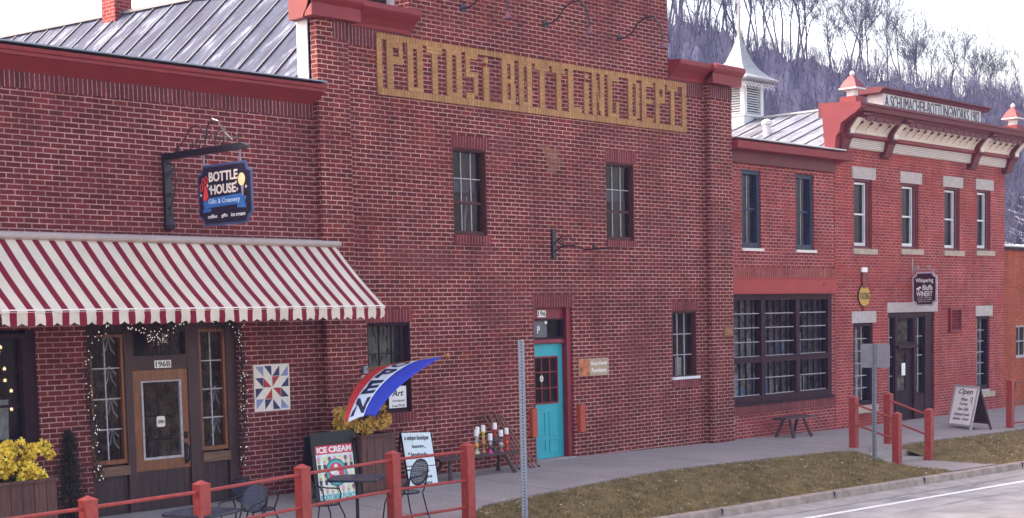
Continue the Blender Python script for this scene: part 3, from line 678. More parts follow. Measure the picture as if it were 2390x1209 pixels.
MB().box(x0,x1,-.06,.25,-.05,.015).build("threshold", M['gutter'], B)
o = thing(MB().box(10.28,10.50,.085,.098,2.56,2.68), "house_number", M['paper'], (10.4,.09,2.6), "white number plate reading 196 above the turquoise door", "number plate")
text("196", (10.29,.0845,2.575), UX, UZ, .2, .09, MB(), bold=.012).build("digits", M['ink'], o)
# tan brick lettering
LP = empty("brick_lettering", (10.6,0,6.1), "framed tan brick lettering POTOSI BOTTLING DEPT set into the wall", "lettering")
b_ = MB(); yT = -.03
b_.box(6.50,14.66,yT,-.001,6.975,7.065); b_.build("border", M['tansold'], LP)
b_ = MB(); b_.box(6.50,14.66,yT,-.001,6.11,6.215); b_.build("border", M['tansold'], LP)
for a, b in ((6.50,6.605),(14.53,14.66)): MB().box(a,b,yT,-.001,6.216,6.974).build("border", M['tan'], LP)
G = {'P': [(0,.38,0,1),(.38,1,.86,1),(.38,1,.52,.68),(.76,1,.68,.86)], 'O': [(0,.36,0,1),(.64,1,0,1),(.36,.64,0,.1),(.36,.64,.9,1)],
 'T': [(0,1,.86,1),(.33,.68,0,.86)], 'S': [(0,1,.88,1),(0,.35,.58,.88),(.35,1,.48,.6),(0,.35,.48,.58),(.68,1,.12,.48),(0,.68,0,.14)], 'I': [(0,1,0,.76),(.2,.8,.84,.96)],
 'B': [(0,.38,0,1),(.66,.95,.54,1),(.66,1,0,.47),(.38,.66,.9,1),(.38,.66,.46,.56),(.66,.9,.47,.54),(.38,.66,0,.1)], 'L': [(0,.38,0,1),(.38,1,0,.14)],
 'N': [(0,.35,0,1),(.66,1,0,1),(.35,.45,.55,.85),(.45,.56,.32,.62),(.56,.66,.12,.4)], 'G': [(0,.38,0,1),(.38,1,.88,1),(.38,1,0,.12),(.74,1,.12,.4)],
 'D': [(0,.34,0,1),(.34,.7,.9,1),(.34,.7,0,.1),(.7,1,.06,.94)], 'E': [(0,.36,0,1),(.36,1,.88,1),(.36,.95,.46,.58),(.36,1,0,.12)]}
for ch, a, b in [('P',6.71,7.05),('O',7.16,7.49),('T',7.59,7.94),('O',8.04,8.39),('S',8.49,8.77),('I',8.91,9.05),('B',9.37,9.70),('O',9.80,10.13),('T',10.22,10.58),('T',10.68,11.01),('L',11.11,11.46),('I',11.55,11.67),('N',11.78,12.12),('G',12.23,12.55),('D',12.84,13.16),('E',13.25,13.59),('P',13.68,13.97),('T',14.05,14.38)]:
    l = MB()
    for i, (p, q, r, t) in enumerate(G[ch]): l.box(lerp(a,b,p), lerp(a,b,q), yT-.001*(i%2), -.001, lerp(6.216,6.974,r), lerp(6.216,6.974,t))
    l.build("letter", M['tan'], LP)
# patch of tan bricks in the wall
pt = MB()
for i, (xa, xb) in enumerate([(10.35,10.6),(10.43,10.85),(10.45,10.8),(10.5,10.95),(10.5,10.9),(10.55,10.8),(10.5,10.75)]):
    pt.box(xa, xb, -.006, -.001, 5.60-.07*(i+1)+.006, 5.60-.07*i-.004)
pt.build("brick_patch", brick("brick_brown_patch", (.34,.16,.10), (.26,.12,.08), (.36,.22,.16)), B)
# gable roof behind (ridge runs away from the street)
rz = lambda x, y: 6.1+.9*(x-5)+.1*(y-.1)
RF = MB(); p = [(1.2,.4),(7.05,.4),(7.05,5.4),(6.3,13),(1.2,13)]
RF.add([(x,y,rz(x,y)) for x,y in p], [(0,1,2,3,4)]); RF.add([(7.05,.4,rz(7.05,.4)),(14.2,.4,rz(7.05,.4)),(16,.4,6.6),(16,13,6.6),(13.4,13,8.2),(6.3,13,rz(6.3,13)),(7.05,5.4,rz(7.05,5.4))], [(0,1,2,3,4,5,6)])
RF = RF.build("roof", M['roofA'], B)
sm = MB(); y = .9
d = Vector((.737,.082,.671)); nrm = Vector((-.9,-.1,1)).normalized()
while y < 13:
    x = 2.0; P0 = Vector((x, y-.3, rz(x, y-.3)))
    xe = lerp(7.05, 6.3, max(0, (y-5.0)/8)); t = (xe-x)/d.x
    P1 = P0 + d*t
    mid = [P0.lerp(P1, k/6) + nrm*.02 + Vector((0, rnd.uniform(-.012,.012), 0)) for k in range(7)]
    sm.tube(mid, .016, 4); y += .54
sm.build("seams", M['seam'], RF)
MB().tube([(7.05,.4,rz(7.05,.4)+.03),(7.05,5.4,rz(7.05,5.4)+.03),(6.3,13,rz(6.3,13)+.03)], .05, 5).build("ridge_cap", M['seam'], RF)
ch = MB(); ch.box(6.68,7.06,7.5,7.95,8.0,9.6); CH = ch.build("chimney", M['brickD'], RF)
MB().box(6.58,7.16,7.46,8.12,9.2,9.32).build("chimney_band", M['brickE'], CH) if False else None
MB().quad((16.0,0.3,-.6),(16.0,.3,6.6),(16.0,13,6.6),(16.0,13,-.6)).build("side_wall", M['brickB'], B)
# ================================================================== BUILDING C
C = empty("brick_wing", (18.1,0,0), "lower red brick wing with slate blue windows, red beam and big multi-pane window", "building")
C1 = (16.6,17.32,3.9,5.52); C2 = (18.68,19.42,3.9,5.54); C3 = (16.06,20.14,.68,2.94)
mb = wallmb(16.04, 20.28, -.7, 6.08, .012, .12, [C1,C2,C3]); mb.build("wall", M['brickC'], C)
MB().box(16.04,20.26,-.05,.01,5.64,6.02).build("fascia", M['red2'], C)
MB().prism_x([(0,5.9),(-.2,5.88),(-.27,5.9),(-.29,6.04),(-.24,6.07),(.2,6.10)], 16.06, 20.6).build("eave", M['red'], C)
MB().box(16.04,20.30,-.3,.2,6.102,6.125).build("flashing", M['white'], C)
for q in (C1, C2):
    w = window(C, q[0], q[1], q[2], q[3], .14, 'frameblue', 2, 1, fw=.09, meet=.5, glass='glassdark', rm='room', y0=.05, mw=.015)
    MB().box(q[0]-.02, q[1]+.06, -.03, .1, q[2]-.06, q[2]-.002).build("sill", M['cream'], w)
bm = MB().box(16.05,20.27,-.06,.01,2.97,3.27); BE = bm.build("lintel_beam", M['beam'], C)
MB().box(16.05,20.3,-.075,.01,3.272,3.30).build("beam_flange", M['beam'], BE)
MB().box(16.05,20.25,-.09,.01,2.945,2.968).build("beam_flange", M['beam'], BE)
MB().lathe([(.03,-.01),(.03,.01)], (19.7,-.065,3.14), 6).build("bolt_plate", M['red2'], BE)
MB().box(16.05,20.26,-.015,.011,3.301,3.5).build("soldier_lintel", brick("brick_soldier_bright", (.34,.08,.06), (.26,.055,.045), (.6,.34,.3), w=5, h=.07, ms=.008, soldier=True), C)
SW = empty("shop_window_tmp", (0,0,0), None, None) if False else None
M['framemar'] = mat('maroon_black_sash', (.035,.010,.016), .55, .2, 8, spec=.15)
fr = MB(); yy0, yy1 = .02, .2
fr.box(16.06,16.14,yy0,yy1,.68,2.94); fr.box(20.0,20.14,yy0,yy1,.68,2.94); fr.box(17.32,17.46,yy0,yy1,.68,2.94); fr.box(18.68,18.82,yy0,yy1,.68,2.94)
fr.box(16.14,20.0,yy0+.005,yy1,2.82,2.94); fr.box(16.14,20.0,yy0+.005,yy1,.68,.80); fr.box(16.14,20.0,yy0+.005,yy1,1.50,1.62)
fr.box(16.14,20.0,yy0-.03,yy0+.004,1.60,1.63)
F = fr.build("big_window", M['framemar'], C)
MB().box(16.06,20.14,-.06,.1,.61,.679).build("sill", M['framedark'], F)
MB().box(16.05,20.2,-.04,.011,.44,.608).build("brick_sill", M['soldRed'], F)
bars = MB()
for a, b in ((16.14,17.32),(17.46,18.68),(18.82,20.0)):
    for z0, z1, nr in ((.80,1.50,2),(1.62,2.82,4)):
        for k in range(1,5): x = lerp(a,b,k/5); bars.box(x-.011,x+.011,.09,.125,z0,z1)
        for k in range(1,nr): z = lerp(z0,z1,k/nr); bars.box(a,b,.092,.123,z-.011,z+.011)
bars.build("glazing_bars", M['framedark'], F)
put = MB()
for a, b in ((16.14,17.32),(17.46,18.68),(18.82,20.0)):
    for z0, z1, nr in ((.80,1.50,2),(1.62,2.82,4)):
        for k in range(0,nr): z = lerp(z0,z1,k/nr); put.box(a,b,.08,.09,z+.006,z+.024)
put.build("putty_line", M['muntin'], F)
MB().quad((16.1,.13,.75),(20.05,.13,.75),(20.05,.13,2.88),(16.1,.13,2.88)).build("pane", M['glass'], F)
room(F, 16.1, 20.05, .75, 2.88, .2, 'shopmix', 1.4)
for i in range(24):
    x = rnd.uniform(16.2,19.7); z = rnd.choice([.8,.8,1.65,1.65]); h = rnd.uniform(.15,.45); wd = rnd.uniform(.12,.35)
    MB().box(x,x+wd,.3+i*.03,.32+i*.03,z,z+h).build("displayed_picture", mat("picture_%d" % i, rnd.choice([(.7,.7,.66),(.5,.46,.25),(.3,.45,.65),(.65,.6,.5),(.5,.5,.55)]), .7, .5, 14), F)
# roof rising to the right, ridge runs away from the street
rc = lambda x: 7.59-.35*(24-x)
p = [(16.02,.12),(20.3,.12),(21.5,.75),(24,2.4),(24,15),(16.02,15)]
RC = MB().add([(x,y,rc(x)) for x,y in p], [tuple(range(6))]); RC.add([(24,2.4,rc(24)),(29,2.4,5.84),(29,15,5.84),(24,15,rc(24))], [(0,1,2,3)])
RC = RC.build("roof", M['roofC'], C)
sm = MB(); y = .3
while y < 15:
    xe = 24 if y > 2.4 else 20.3+(y-.12)*1.6
    sm.tube([(16.1,y,rc(16.1)+.012),(xe,y,rc(xe)+.012)], .015, 4); y += .60
sm.build("seams", M['seam'], RC); MB().tube([(24,2.6,7.61),(24,15,7.61)], .045, 5).build("ridge_cap", M['cupola'], RC)
vt = MB().lathe([(.09,-.25),(.09,.12),(.13,.12),(.13,.2),(.02,.25)], (22.0,1.9+1.0,7.02), 10); vt.build("roof_vent", M['white'], RC, smooth=False)
# cupola
cx0, cx1, cy0, cy1 = 23.5, 24.4, 4.56, 5.46; cxm, cym = (cx0+cx1)/2, (cy0+cy1)/2
cp = MB(); cp.box(cx0+.03,cx1-.03,cy0+.03,cy1-.03,7.0,7.70); cp.box(cx0,cx1,cy0,cy1,7.66,7.72)
for x in (cx0,cx1-.13):
    for y in (cy0,cy1-.13): cp.box(x,x+.13,y,y+.13,7.72,8.62)
cp.box(cx0+.13,cx1-.13,cy0+.02,cy1-.02,8.50,8.62); cp.box(cx0+.02,cx1-.02,cy0+.13,cy1-.13,8.50,8.619)
CU = cp.build("cupola", M['white'], C)
MB().box(cx0+.12,cx1-.12,cy0+.12,cy1-.12,7.72,8.5).build("louvre_backing", M['black'], CU)
lv = MB()
for k in range(12):
    z = 7.74+k*.064
    lv.add([(cx0+.13,cy0+.02,z),(cx1-.13,cy0+.02,z),(cx1-.13,cy0+.1,z+.05),(cx0+.13,cy0+.1,z+.05),(cx0+.13,cy0+.02,z+.012),(cx1-.13,cy0+.02,z+.012),(cx1-.13,cy0+.1,z+.062),(cx0+.13,cy0+.1,z+.062)], [(0,1,2,3),(7,6,5,4),(0,4,5,1),(3,2,6,7)])
    lv.add([(cx0+.02,cy0+.13,z),(cx0+.02,cy1-.13,z),(cx0+.1,cy1-.13,z+.05),(cx0+.1,cy0+.13,z+.05),(cx0+.02,cy0+.13,z+.012),(cx0+.02,cy1-.13,z+.012),(cx0+.1,cy1-.13,z+.062),(cx0+.1,cy0+.13,z+.062)], [(3,2,1,0),(4,5,6,7),(1,5,4,0),(7,6,2,3)])
lv.build("louvres", M['white'], CU)
rf = MB().lathe([(1.05,1.55),(1.08,1.60),(.80,1.72),(.55,1.9),(.36,2.12),(.2,2.42),(.09,2.68),(.045,2.85),(.035,3.6),(.012,4.8)], (cxm,cym,7), 4, sq=False)
rf.build("cupola_roof", M['cupola'], CU)
tr = MB()
for k in range(9):   # lattice fringe under the eaves
    x = cx0-.2+k*.145; tr.tube([(x,cy0-.2,8.40),(x+.145,cy0-.2,8.5)], .009, 4); tr.tube([(x,cy0-.2,8.5),(x+.145,cy0-.2,8.36)], .012, 4)
    y = cy0-.2+k*.145; tr.tube([(cx0-.2,y,8.36),(cx0-.2,y+.145,8.5)], .012, 4); tr.tube([(cx0-.2,y,8.5),(cx0-.2,y+.145,8.36)], .012, 4)
tr.build("lattice_fringe", M['white'], CU)
# ================================================================== BUILDING D
D = empty("corner_brick_building", (24.6,0,-.15), "two storey red brick building with bracketed white and maroon cornice", "building")
UW = [(21.13,21.95,3.97,5.56),(23.37,24.2,4.0,5.57),(25.55,26.38,4.0,5.58),(27.35,28.13,4.03,5.6)]
DW = (21.08,21.98,.35,2.26); DD = (22.70,25.02,-.14,2.48); DR = (27.33,28.1,.42,2.33)
mb = wallmb(20.28, 28.97, -.8, 6.3, 0, .16, UW+[DW,DD,DR])
mb.quad((28.97,0,-.8),(28.97,0,6.3),(28.97,9,6.3),(28.97,9,-.8))
mb.quad((24.5,.3,6.2),(28.97,.3,6.2),(28.97,2.6,6.2),(24.5,2.6,6.2)); mb.build("wall", M['brickD'], D)
for i, q in enumerate(UW):
    w = window(D, q[0], q[1]-.02, q[2], q[3], .15, 'red2', 1, 1, fw=.05, glass='glassdark', rm='room', y0=.03)
    f2 = MB(); a, b, c, d = q[0]+.05, q[1]-.16, q[2]+.07, q[3]-.07
    f2.box(a,a+.045,.09,.148,c,d); f2.box(b-.045,b,.09,.148,c,d); f2.box(a+.045,b-.045,.09,.148,d-.045,d); f2.box(a+.045,b-.045,.09,.148,c,c+.07)
    f2.box(a+.045,b-.045,.1,.148,(c+d)/2-.02,(c+d)/2+.02); f2.build("storm_sash", M['white'], w)
    MB().box(q[1]-.16,q[1]-.02,.05,.19,q[2],q[3]).build("jamb", M['red2'], w)
    lx0 = q[0]-.1
    MB().box(lx0,q[1]+.14,-.02,.12,q[3]+.001,q[3]+.27).build("lintel", M['stone'], w)
    MB().box(lx0+.02,q[1]+.18,-.05,.1,q[2]-.13,q[2]-.002).build("sill", M['sand'], w)
w = window(D, DW[0], DW[1], DW[2], DW[3], .14, 'framedark', 3, 6, fw=.08, rm='roomwarm', y0=.03)
MB().box(21.0,22.1,-.02,.12,2.262,2.53).build("lintel", M['stone'], w); MB().box(21.02,22.05,-.1,.13,.17,.34).build("sill", M['sand'], w)
for k in range(3): MB().tube([(21.3+k*.2,.3,.5),(21.32+k*.2,.28,1.2),(21.28+k*.2,.3,2.1)], .05, 6).build("curtain", M['curtain'], w)
w = window(D, DR[0], DR[1], DR[2], DR[3], .14, 'framedark', 3, 6, fw=.08, rm='roomwarm', y0=.03)
MB().box(27.26,28.24,-.02,.12,2.332,2.60).build("lintel", M['stone'], w); MB().box(27.3,28.35,-.05,.13,.2,.34).build("sill", M['sand'], w); MB().box(27.33,28.1,-.02,.12,.342,.40).build("white_ledge", M['muntin'], w)
# double entrance
MB().box(22.64,25.16,-.02,.12,2.482,2.72).build("door_lintel", M['stone'], D)
fr = MB(); fr.box(22.70,22.76,.02,.25,-.16,2.48); fr.box(23.12,23.2,.04,.25,-.16,2.48); fr.box(24.06,24.14,.04,.25,-.16,2.48); fr.box(24.62,25.02,.04,.25,-.16,2.48)
fr.box(22.76,24.62,.045,.25,2.38,2.48); fr.box(22.76,23.12,.06,.25,-.16,.45); fr.box(24.14,24.62,.06,.25,-.16,.45)
fr.box(23.15,24.1,-.04,.25,1.62,1.69)
EF = fr.build("entrance_frame", M['framemar'], D)
for a, b in ((22.76,23.12),(24.14,24.62)): window(D, a, b, .45, 2.38, .13, 'framedark', 2, 4, fw=.03, rm='roomwarm', name="sidelight", y0=.08)
window(D, 23.2, 24.06, 1.69, 2.38, .13, 'framedark', 1, 1, fw=.05, rm='room', name="transom")
dd = MB(); dd.box(23.2,23.3,.1,.16,-.14,1.62); dd.box(23.75,24.06,.1,.16,-.14,1.62); dd.box(23.3,23.75,.1,.16,-.14,.6); dd.box(23.3,23.75,.1,.16,1.5,1.62)
d2 = dd.build("door", M['framedark'], D); MB().quad((23.3,.12,.6),(23.75,.12,.6),(23.75,.12,1.5),(23.3,.12,1.5)).build("pane", M['glass'], d2); room(d2, 23.3,23.75,.6,1.5,.18,'roomwarm',.6)
MB().box(23.52,23.7,.09,.098,.95,1.25).build("notice", M['paper'], d2)
MB().tube([(23.27,.06,.6),(23.27,.04,.75),(23.27,.06,.9)], .012, 5).build("handle", M['galv'], d2)
# louvred vent box with hood
lvt = empty("wall_vent", (26.05,0,1.95), "red louvred vent box on the wall right of the winery entrance", "vent")
MB().box(25.75,26.38,-.08,-.002,1.95,2.0).box(25.75,26.38,-.08,-.002,2.5,2.57).box(25.75,25.81,-.08,-.002,2.0,2.5).box(26.32,26.38,-.08,-.002,2.0,2.5).build("frame", M['red'], lvt)
l = MB()
for k in range(7): z = 2.01+k*.07; l.add([(25.81,-.075,z),(26.32,-.075,z),(26.32,-.01,z+.055),(25.81,-.01,z+.055)], [(0,1,2,3)])
l.build("slats", M['red'], lvt)
# cornice
cn = empty("x",(0,0,0),None,None) if False else None
prof_back = .3
k1 = MB().prism_x([(.3,6.24),(-.03,6.22),(-.10,6.23),(-.14,6.44),(.3,6.44)], 20.66, 28.85)
CO = k1.build("cornice", M['cream'], D, "deep coved cornice in white and maroon with scroll ornaments")
bead = MB()
for k in range(5):
    z = 6.25+k*.04; bead.tube([(20.67,-.108-.009*k,z),(28.84,-.108-.009*k,z)], .009, 5)
bead.build("reeding", M['muntin'], CO)
MB().prism_x([(.3,6.442),(-.17,6.442),(-.24,6.46),(-.24,6.52),(-.2,6.54),(.3,6.54)], 20.3, 28.9).build("rail", M['red'], CO)
cove = [(-.2,6.542),(-.22,6.60),(-.27,6.68),(-.36,6.77),(-.48,6.84),(-.6,6.88)]
MB().prism_x([(.3,6.542)] + cove + [(.3,6.88)], 20.45, 28.88).build("cove", M['cream'], CO)
MB().prism_x([(.3,6.882),(-.62,6.882),(-.66,6.93),(-.74,6.95),(-.76,7.04),(-.80,7.06),(-.80,7.11),(.3,7.20)], 20.1, 29.12).build("crown", M['red2'], CO)
sd = MB(); sd.add([(20.08,.22,7.17),(20.08,.12,6.16),(20.08,-.12,6.16),(20.08,-.16,6.44),(20.08,-.24,6.5),(20.08,-.28,6.7),(20.08,-.64,6.90),(20.08,-.78,7.0),(20.08,-.78,7.12)] +
    [(20.29,.22,7.17),(20.29,.12,6.16),(20.29,-.12,6.16),(20.29,-.16,6.44),(20.29,-.24,6.5),(20.29,-.28,6.7),(20.29,-.64,6.90),(20.29,-.78,7.0),(20.29,-.78,7.12)],
    [tuple(range(9)), tuple(range(17,8,-1))] + [(i,i+9,(i+1)%9+9,(i+1)%9) for i in range(9)])
sd.build("end_panel", M['redbright'], CO)
for xb in (20.32, 22.3, 26.75, 28.78):
    b_ = MB().prism_x([(0,6.08),(-.12,6.1),(-.17,6.2),(-.24,6.38),(-.34,6.46),(-.34,6.6),(-.52,6.82),(-.72,6.86),(-.72,6.90),(0,6.90)], xb, xb+.30)
    bb = b_.build("bracket", M['red2'], CO)
    MB().prism_x([(-.345,6.5),(-.36,6.6),(-.55,6.82),(-.52,6.83),(-.335,6.61),(-.33,6.5)], xb+.07, xb+.27).build("bracket_face", M['cream'], bb)
# scallops + scroll ornaments in three bays
for (a, b, nn) in ((20.62,22.28,4),(22.6,26.7,12),(27.0,28.75,5)):
    st_ = (b-a)/nn
    sc = MB()
    for k in range(nn):
        x0_ = a+k*st_+.018; x1_ = a+(k+1)*st_-.018
        pts = [(x0_,6.885),(x0_,6.775)] + [(lerp(x0_,x1_,t), 6.79-.03*math.sin(math.pi*t)) for t in (.15,.3,.5,.7,.85)] + [(x1_,6.775),(x1_,6.885)]
        sc.prism_y(pts, -.60, -.575)
        # pendant
        pass
    sc.build("scallop_row", M['red2'], CO)
    for k in range(nn):
        xc = a+(k+.5)*st_; s = MB(); pts = []
        for t in range(12):
            an = t*.75; r = .05*(1-t/13)
            u, v = xc+r*math.cos(an), .0+r*math.sin(an)
            pts.append((u, -.36+v*-.75-.02, 6.75+v*.75))
        s.tube(pts, .011, 4); s.tube([(xc+.03,-.32,6.73),(xc,-.28,6.67),(xc-.04,-.245,6.61)], [.008,.006,.003], 4)
        s.build("scroll", M['red2'], CO)
# name board on top
NB = MB().box(21.97,26.95,-.28,.12,7.18,7.52).build("name_board", M['white'], D)
MB().prism_x([(.3,7.52),(-.32,7.521),(-.36,7.58),(-.42,7.60),(-.42,7.63),(.2,7.68)], 21.75, 27.3).build("crown", M['red2'], NB)
MB().box(21.4,21.96,-.12,.14,7.35,7.6).build("side_crown", M['redbright'], NB) if False else None
t = MB(); text("A SCHUMACHER-BOTTLINGWORKS 1902", (22.05,-.281,7.215), UX, UZ, 4.82, .285, t, bold=.0, th=.008); t.build("lettering", mat("maroon_letter", (.035,.006,.018), .5), NB)
for xf_, lab in ((20.55,"red and white pyramid finial at the left end of the bracketed cornice"),(28.78,"red and white pyramid finial at the right end of the bracketed cornice")):
    f = MB(); cx, cy = xf_, -.3
    f.box(cx-.2,cx+.2,cy-.2,cy+.2,7.125,7.30); FI = f.build("finial", M['red'], D, lab)
    MB().box(cx-.09,cx+.09,cy-.09,cy+.09,7.30,7.46).build("finial_neck", M['white'], FI)
    MB().lathe([(.31,.0),(.31,.03)], (cx,cy,7.46), 4).build("finial_plate", M['white'], FI)
    MB().lathe([(.30,.0),(.19,.16),(.07,.27)], (cx,cy,7.49), 4).build("finial_roof", M['redbright'], FI)
    MB().lathe([(.02,0),(.055,.04),(.055,.08),(.02,.12)], (cx,cy,7.755), 8).build("finial_ball", M['white'], FI)
# ================================================================== BUILDING E
Eb = empty("orange_brick_building", (31,0,-.2), "orange brick single storey building at the far right with snow on its edge", "building")
mb = wallmb(28.99, 40, -.8, 4.08, .06, .15, [(29.86,31.0,1.15,2.05)]); mb.build("wall", M['brickE'], Eb)
window(Eb, 29.86, 31.0, 1.15, 2.05, .18, 'muntin', 3, 2, fw=.06, rm='room', y0=.1, mw=.03)
MB().box(28.985,40,-.02,.5,4.085,4.16).build("coping", M['framedark'], Eb)
sn = MB()
for i in range(14):
    x = 29.1+i*.45; sn.lathe([(.18,0),(.2,.03),(.12,.07),(.02,.09)], (x,.12,4.16), 7)
sn.build("snow", M['white'], Eb)
MB().quad((28.99,.5,4.1),(40,.5,4.1),(40,9,4.3),(28.99,9,4.3)).build("roof", M['framedark'], Eb)
# ------------------------------------------------------------------ bracket sign (gift shop)
BX = 2.5
bs = empty("sign_bracket", (BX,0,4.0), "ornate wrought iron bracket holding the black gift shop sign", "bracket")
MB().box(BX-.06,BX+.06,-.06,-.001,3.98,4.93).lathe([(.001,-.1),(.07,-.07),(.09,-.02),(.06,.03),(.05,.06)], (BX,-.04,3.97), 8).build("wall_post", M['iron'], bs)
MB().box(BX-.045,BX+.045,-1.75,-.0,4.84,4.925).add([(BX-.045,-1.75,4.84),(BX+.045,-1.75,4.84),(BX+.045,-1.75,4.925),(BX-.045,-1.75,4.925),(BX,-1.93,4.85)], [(0,4,1),(1,4,2),(2,4,3),(3,4,0)]).build("arm", M['iron'], bs)
def spiral(c, r0, turns, d0=0., sgn=1, n=16):
    return [(BX, c[0]+sgn*r0*(1-.8*k/n)*math.cos(d0+turns*6.283*k/n), c[1]+r0*(1-.8*k/n)*math.sin(d0+turns*6.283*k/n)) for k in range(n+1)]
sc = MB()
sc.tube([(BX,-.25,4.93),(BX,-.5,5.1),(BX,-.62,5.22),(BX,-.8,5.24),(BX,-.92,5.12),(BX,-.95,5.0)], .009, 5)
sc.tube([(BX,-.93,4.95),(BX,-1.0,5.2),(BX,-1.12,5.29),(BX,-1.25,5.25),(BX,-1.4,5.08),(BX,-1.55,4.97),(BX,-1.63,5.0)], .012, 5)
sc.tube(spiral((-1.08,5.05),.1,1.5), .008, 5); sc.tube(spiral((-1.3,5.0),.08,1.4,1), .008, 5); sc.tube(spiral((-.78,5.0),.07,1.4), .008, 5); sc.tube(spiral((-.62,4.98),.05,1.3,2), .007, 5)
sc.tube(spiral((-1.63,5.02),.05,1.4,3), .008, 5); sc.tube([(BX,-1.15,4.93),(BX,-1.2,5.1),(BX,-1.32,5.14),(BX,-1.42,5.03),(BX,-1.45,4.93)], .008, 5)
sc.tube(spiral((-.3,4.96),.04,1.3), .007, 5); sc.tube([(BX,-.06,4.8),(BX,-.2,4.75),(BX,-.25,4.55),(BX,-.15,4.3),(BX,-.06,4.15)], .01, 5)
sc.tube(spiral((-.13,4.62),.07,1.5), .008, 5); sc.tube(spiral((-.1,4.35),.04,1.4), .007, 5); sc.tube(spiral((-.1,4.08),.035,1.4), .007, 5)
sc.build("scrollwork", M['iron'], bs)
def notched(y0, y1, z0, z1, r):
    pts = [(y0+r,z0),(y1-r,z0)]
    for (cy, cz, a0) in ((y1,z0,180),(y1,z1,270),(y0,z1,0),(y0,z0,90)):
        for k in range(1,5):
            a = R(a0-90*k/5) if False else 0
        seq = [R(a0 - 18*k) for k in range(0,6)]
        pts += [(cy+r*math.cos(a), cz+r*math.sin(a)) for a in seq]
    out = []
    for p in pts[2:]:
        if not out or (abs(p[0]-out[-1][0])+abs(p[1]-out[-1][1])) > 1e-5: out.append(p)
    return out
# sign hangs in the plane x = const, read from -X side: u runs toward the street (-Y)
def plate_x(mb, pts, x0, x1): return mb.prism_x(pts, x0, x1)
sy0, sy1, sz0, sz1 = -1.93, -.76, 3.88, 4.69
SG = empty("hanging_sign", (BX,-1.35,3.9), "black BOTTLE HOUSE sign with blue border hanging from the iron bracket", "sign")
MB().prism_x(notched(sy0,sy1,sz0,sz1,.12), BX-.012, BX+.012).build("rim", mat("blue_rim", (.05,.07,.17), .45), SG)
MB().prism_x(notched(sy0+.03,sy1-.03,sz0+.03,sz1-.03,.11), BX-.018, BX+.018).build("board", mat("black_sign_paint", (.012,.012,.03), .35), SG)
for y in (-.9,-1.7): MB().tube([(BX,y,4.69),(BX,y+.01,4.75),(BX,y,4.85)], .014, 6).build("hook", M['galv'], SG)
xT = BX-.0185; US, VS = (0,-1,0), (0,0,1)
t = MB(); text("BOTTLE", (xT,-1.02,4.46), US, VS, .63, .13, t, bold=.03); text("HOUSE", (xT,-1.05,4.29), US, VS, .55, .13, t, bold=.03); t.build("lettering", M['cream'], SG)
t = MB(); text("coffee", (xT,-.97,3.98), US, VS, .2, .05, t); text("gifts", (xT,-1.27,3.97), US, VS, .13, .06, t); text("ice cream", (xT,-1.48,3.98), US, VS, .3, .05, t); t.build("small_lettering", M['paper'], SG)
q = lambda u, v: (xT-.001, sy1-u, v)
def flatx(mb, pts, off=0., th=.003):   # pts (u, z); u measured from sign's left edge seen from -X
    P = [(xT-off, sy1-u, z) for u, z in pts]; n = len(P)
    return mb.add(P + [(x-th,y,z) for x,y,z in P], [tuple(range(n)), tuple(range(2*n-1,n-1,-1))] + [(i,(i+1)%n,(i+1)%n+n,i+n) for i in range(n)])
flatx(MB(), [(.20,4.12),(.96,4.14),(.96,4.27),(.20,4.25)]).build("ribbon", mat("ribbon_blue", (.03,.14,.42), .45), SG)
r_ = MB(); flatx(r_, [(.10,4.06),(.28,4.07),(.28,4.11),(.199,4.11),(.199,4.22),(.10,4.2),(.14,4.14)]); flatx(r_, [(1.06,4.08),(.86,4.09),(.86,4.13),(.961,4.14),(.961,4.23),(1.06,4.23),(1.02,4.15)]); r_.build("ribbon_tail", M['ribbon_blue'] if 'ribbon_blue' in M else bpy.data.materials["ribbon_blue"], SG)
t = MB(); text("Gifts & Creamery", (xT-.003,-1.0,4.15), US, VS, .68, .085, t); t.build("ribbon_lettering", mat("pale_blue_letter", (.55,.68,.85), .5), SG)
b_ = MB(); flatx(b_, [(.11,4.22),(.24,4.22),(.20,4.42),(.15,4.42)]); b_.add(*[[], []])
for cc in ((.13,4.47),(.2,4.49),(.09,4.40)):
    b_.tube([(xT-.003, sy1-(cc[0]+.028*math.cos(k*.785)), cc[1]+.05*math.sin(k*.785)) for k in range(8)], .008, 4, closed=True)
b_.build("painted_red_bottle", mat("sign_red", (.7,.05,.05), .5), SG)
b_ = MB(); flatx(b_, [(.97+.075*math.cos(k*.524), 4.45+.085*math.sin(k*.524)) for k in range(12)]); b_.build("painted_scoop", mat("sign_scoop", (.85,.68,.35), .5), SG)
flatx(MB(), [(.95,4.37),(1.01,4.37),(.985,4.18)]).build("painted_cone", mat("sign_cone", (.3,.3,.4), .5), SG)
sp = MB()
for (u, z, r) in ((.225,4.42,.03),(.27,4.37,.03),(.07,4.3,.025),(.85,4.42,.03),(.87,4.33,.03),(1.06,4.35,.03)):
    flatx(sp, [(u,z-r),(u+r*.2,z-r*.2),(u+r,z),(u+r*.2,z+r*.2),(u,z+r),(u-r*.2,z+r*.2),(u-r,z),(u-r*.2,z-r*.2)])
sp.build("painted_sparkle", M['paper'], SG)
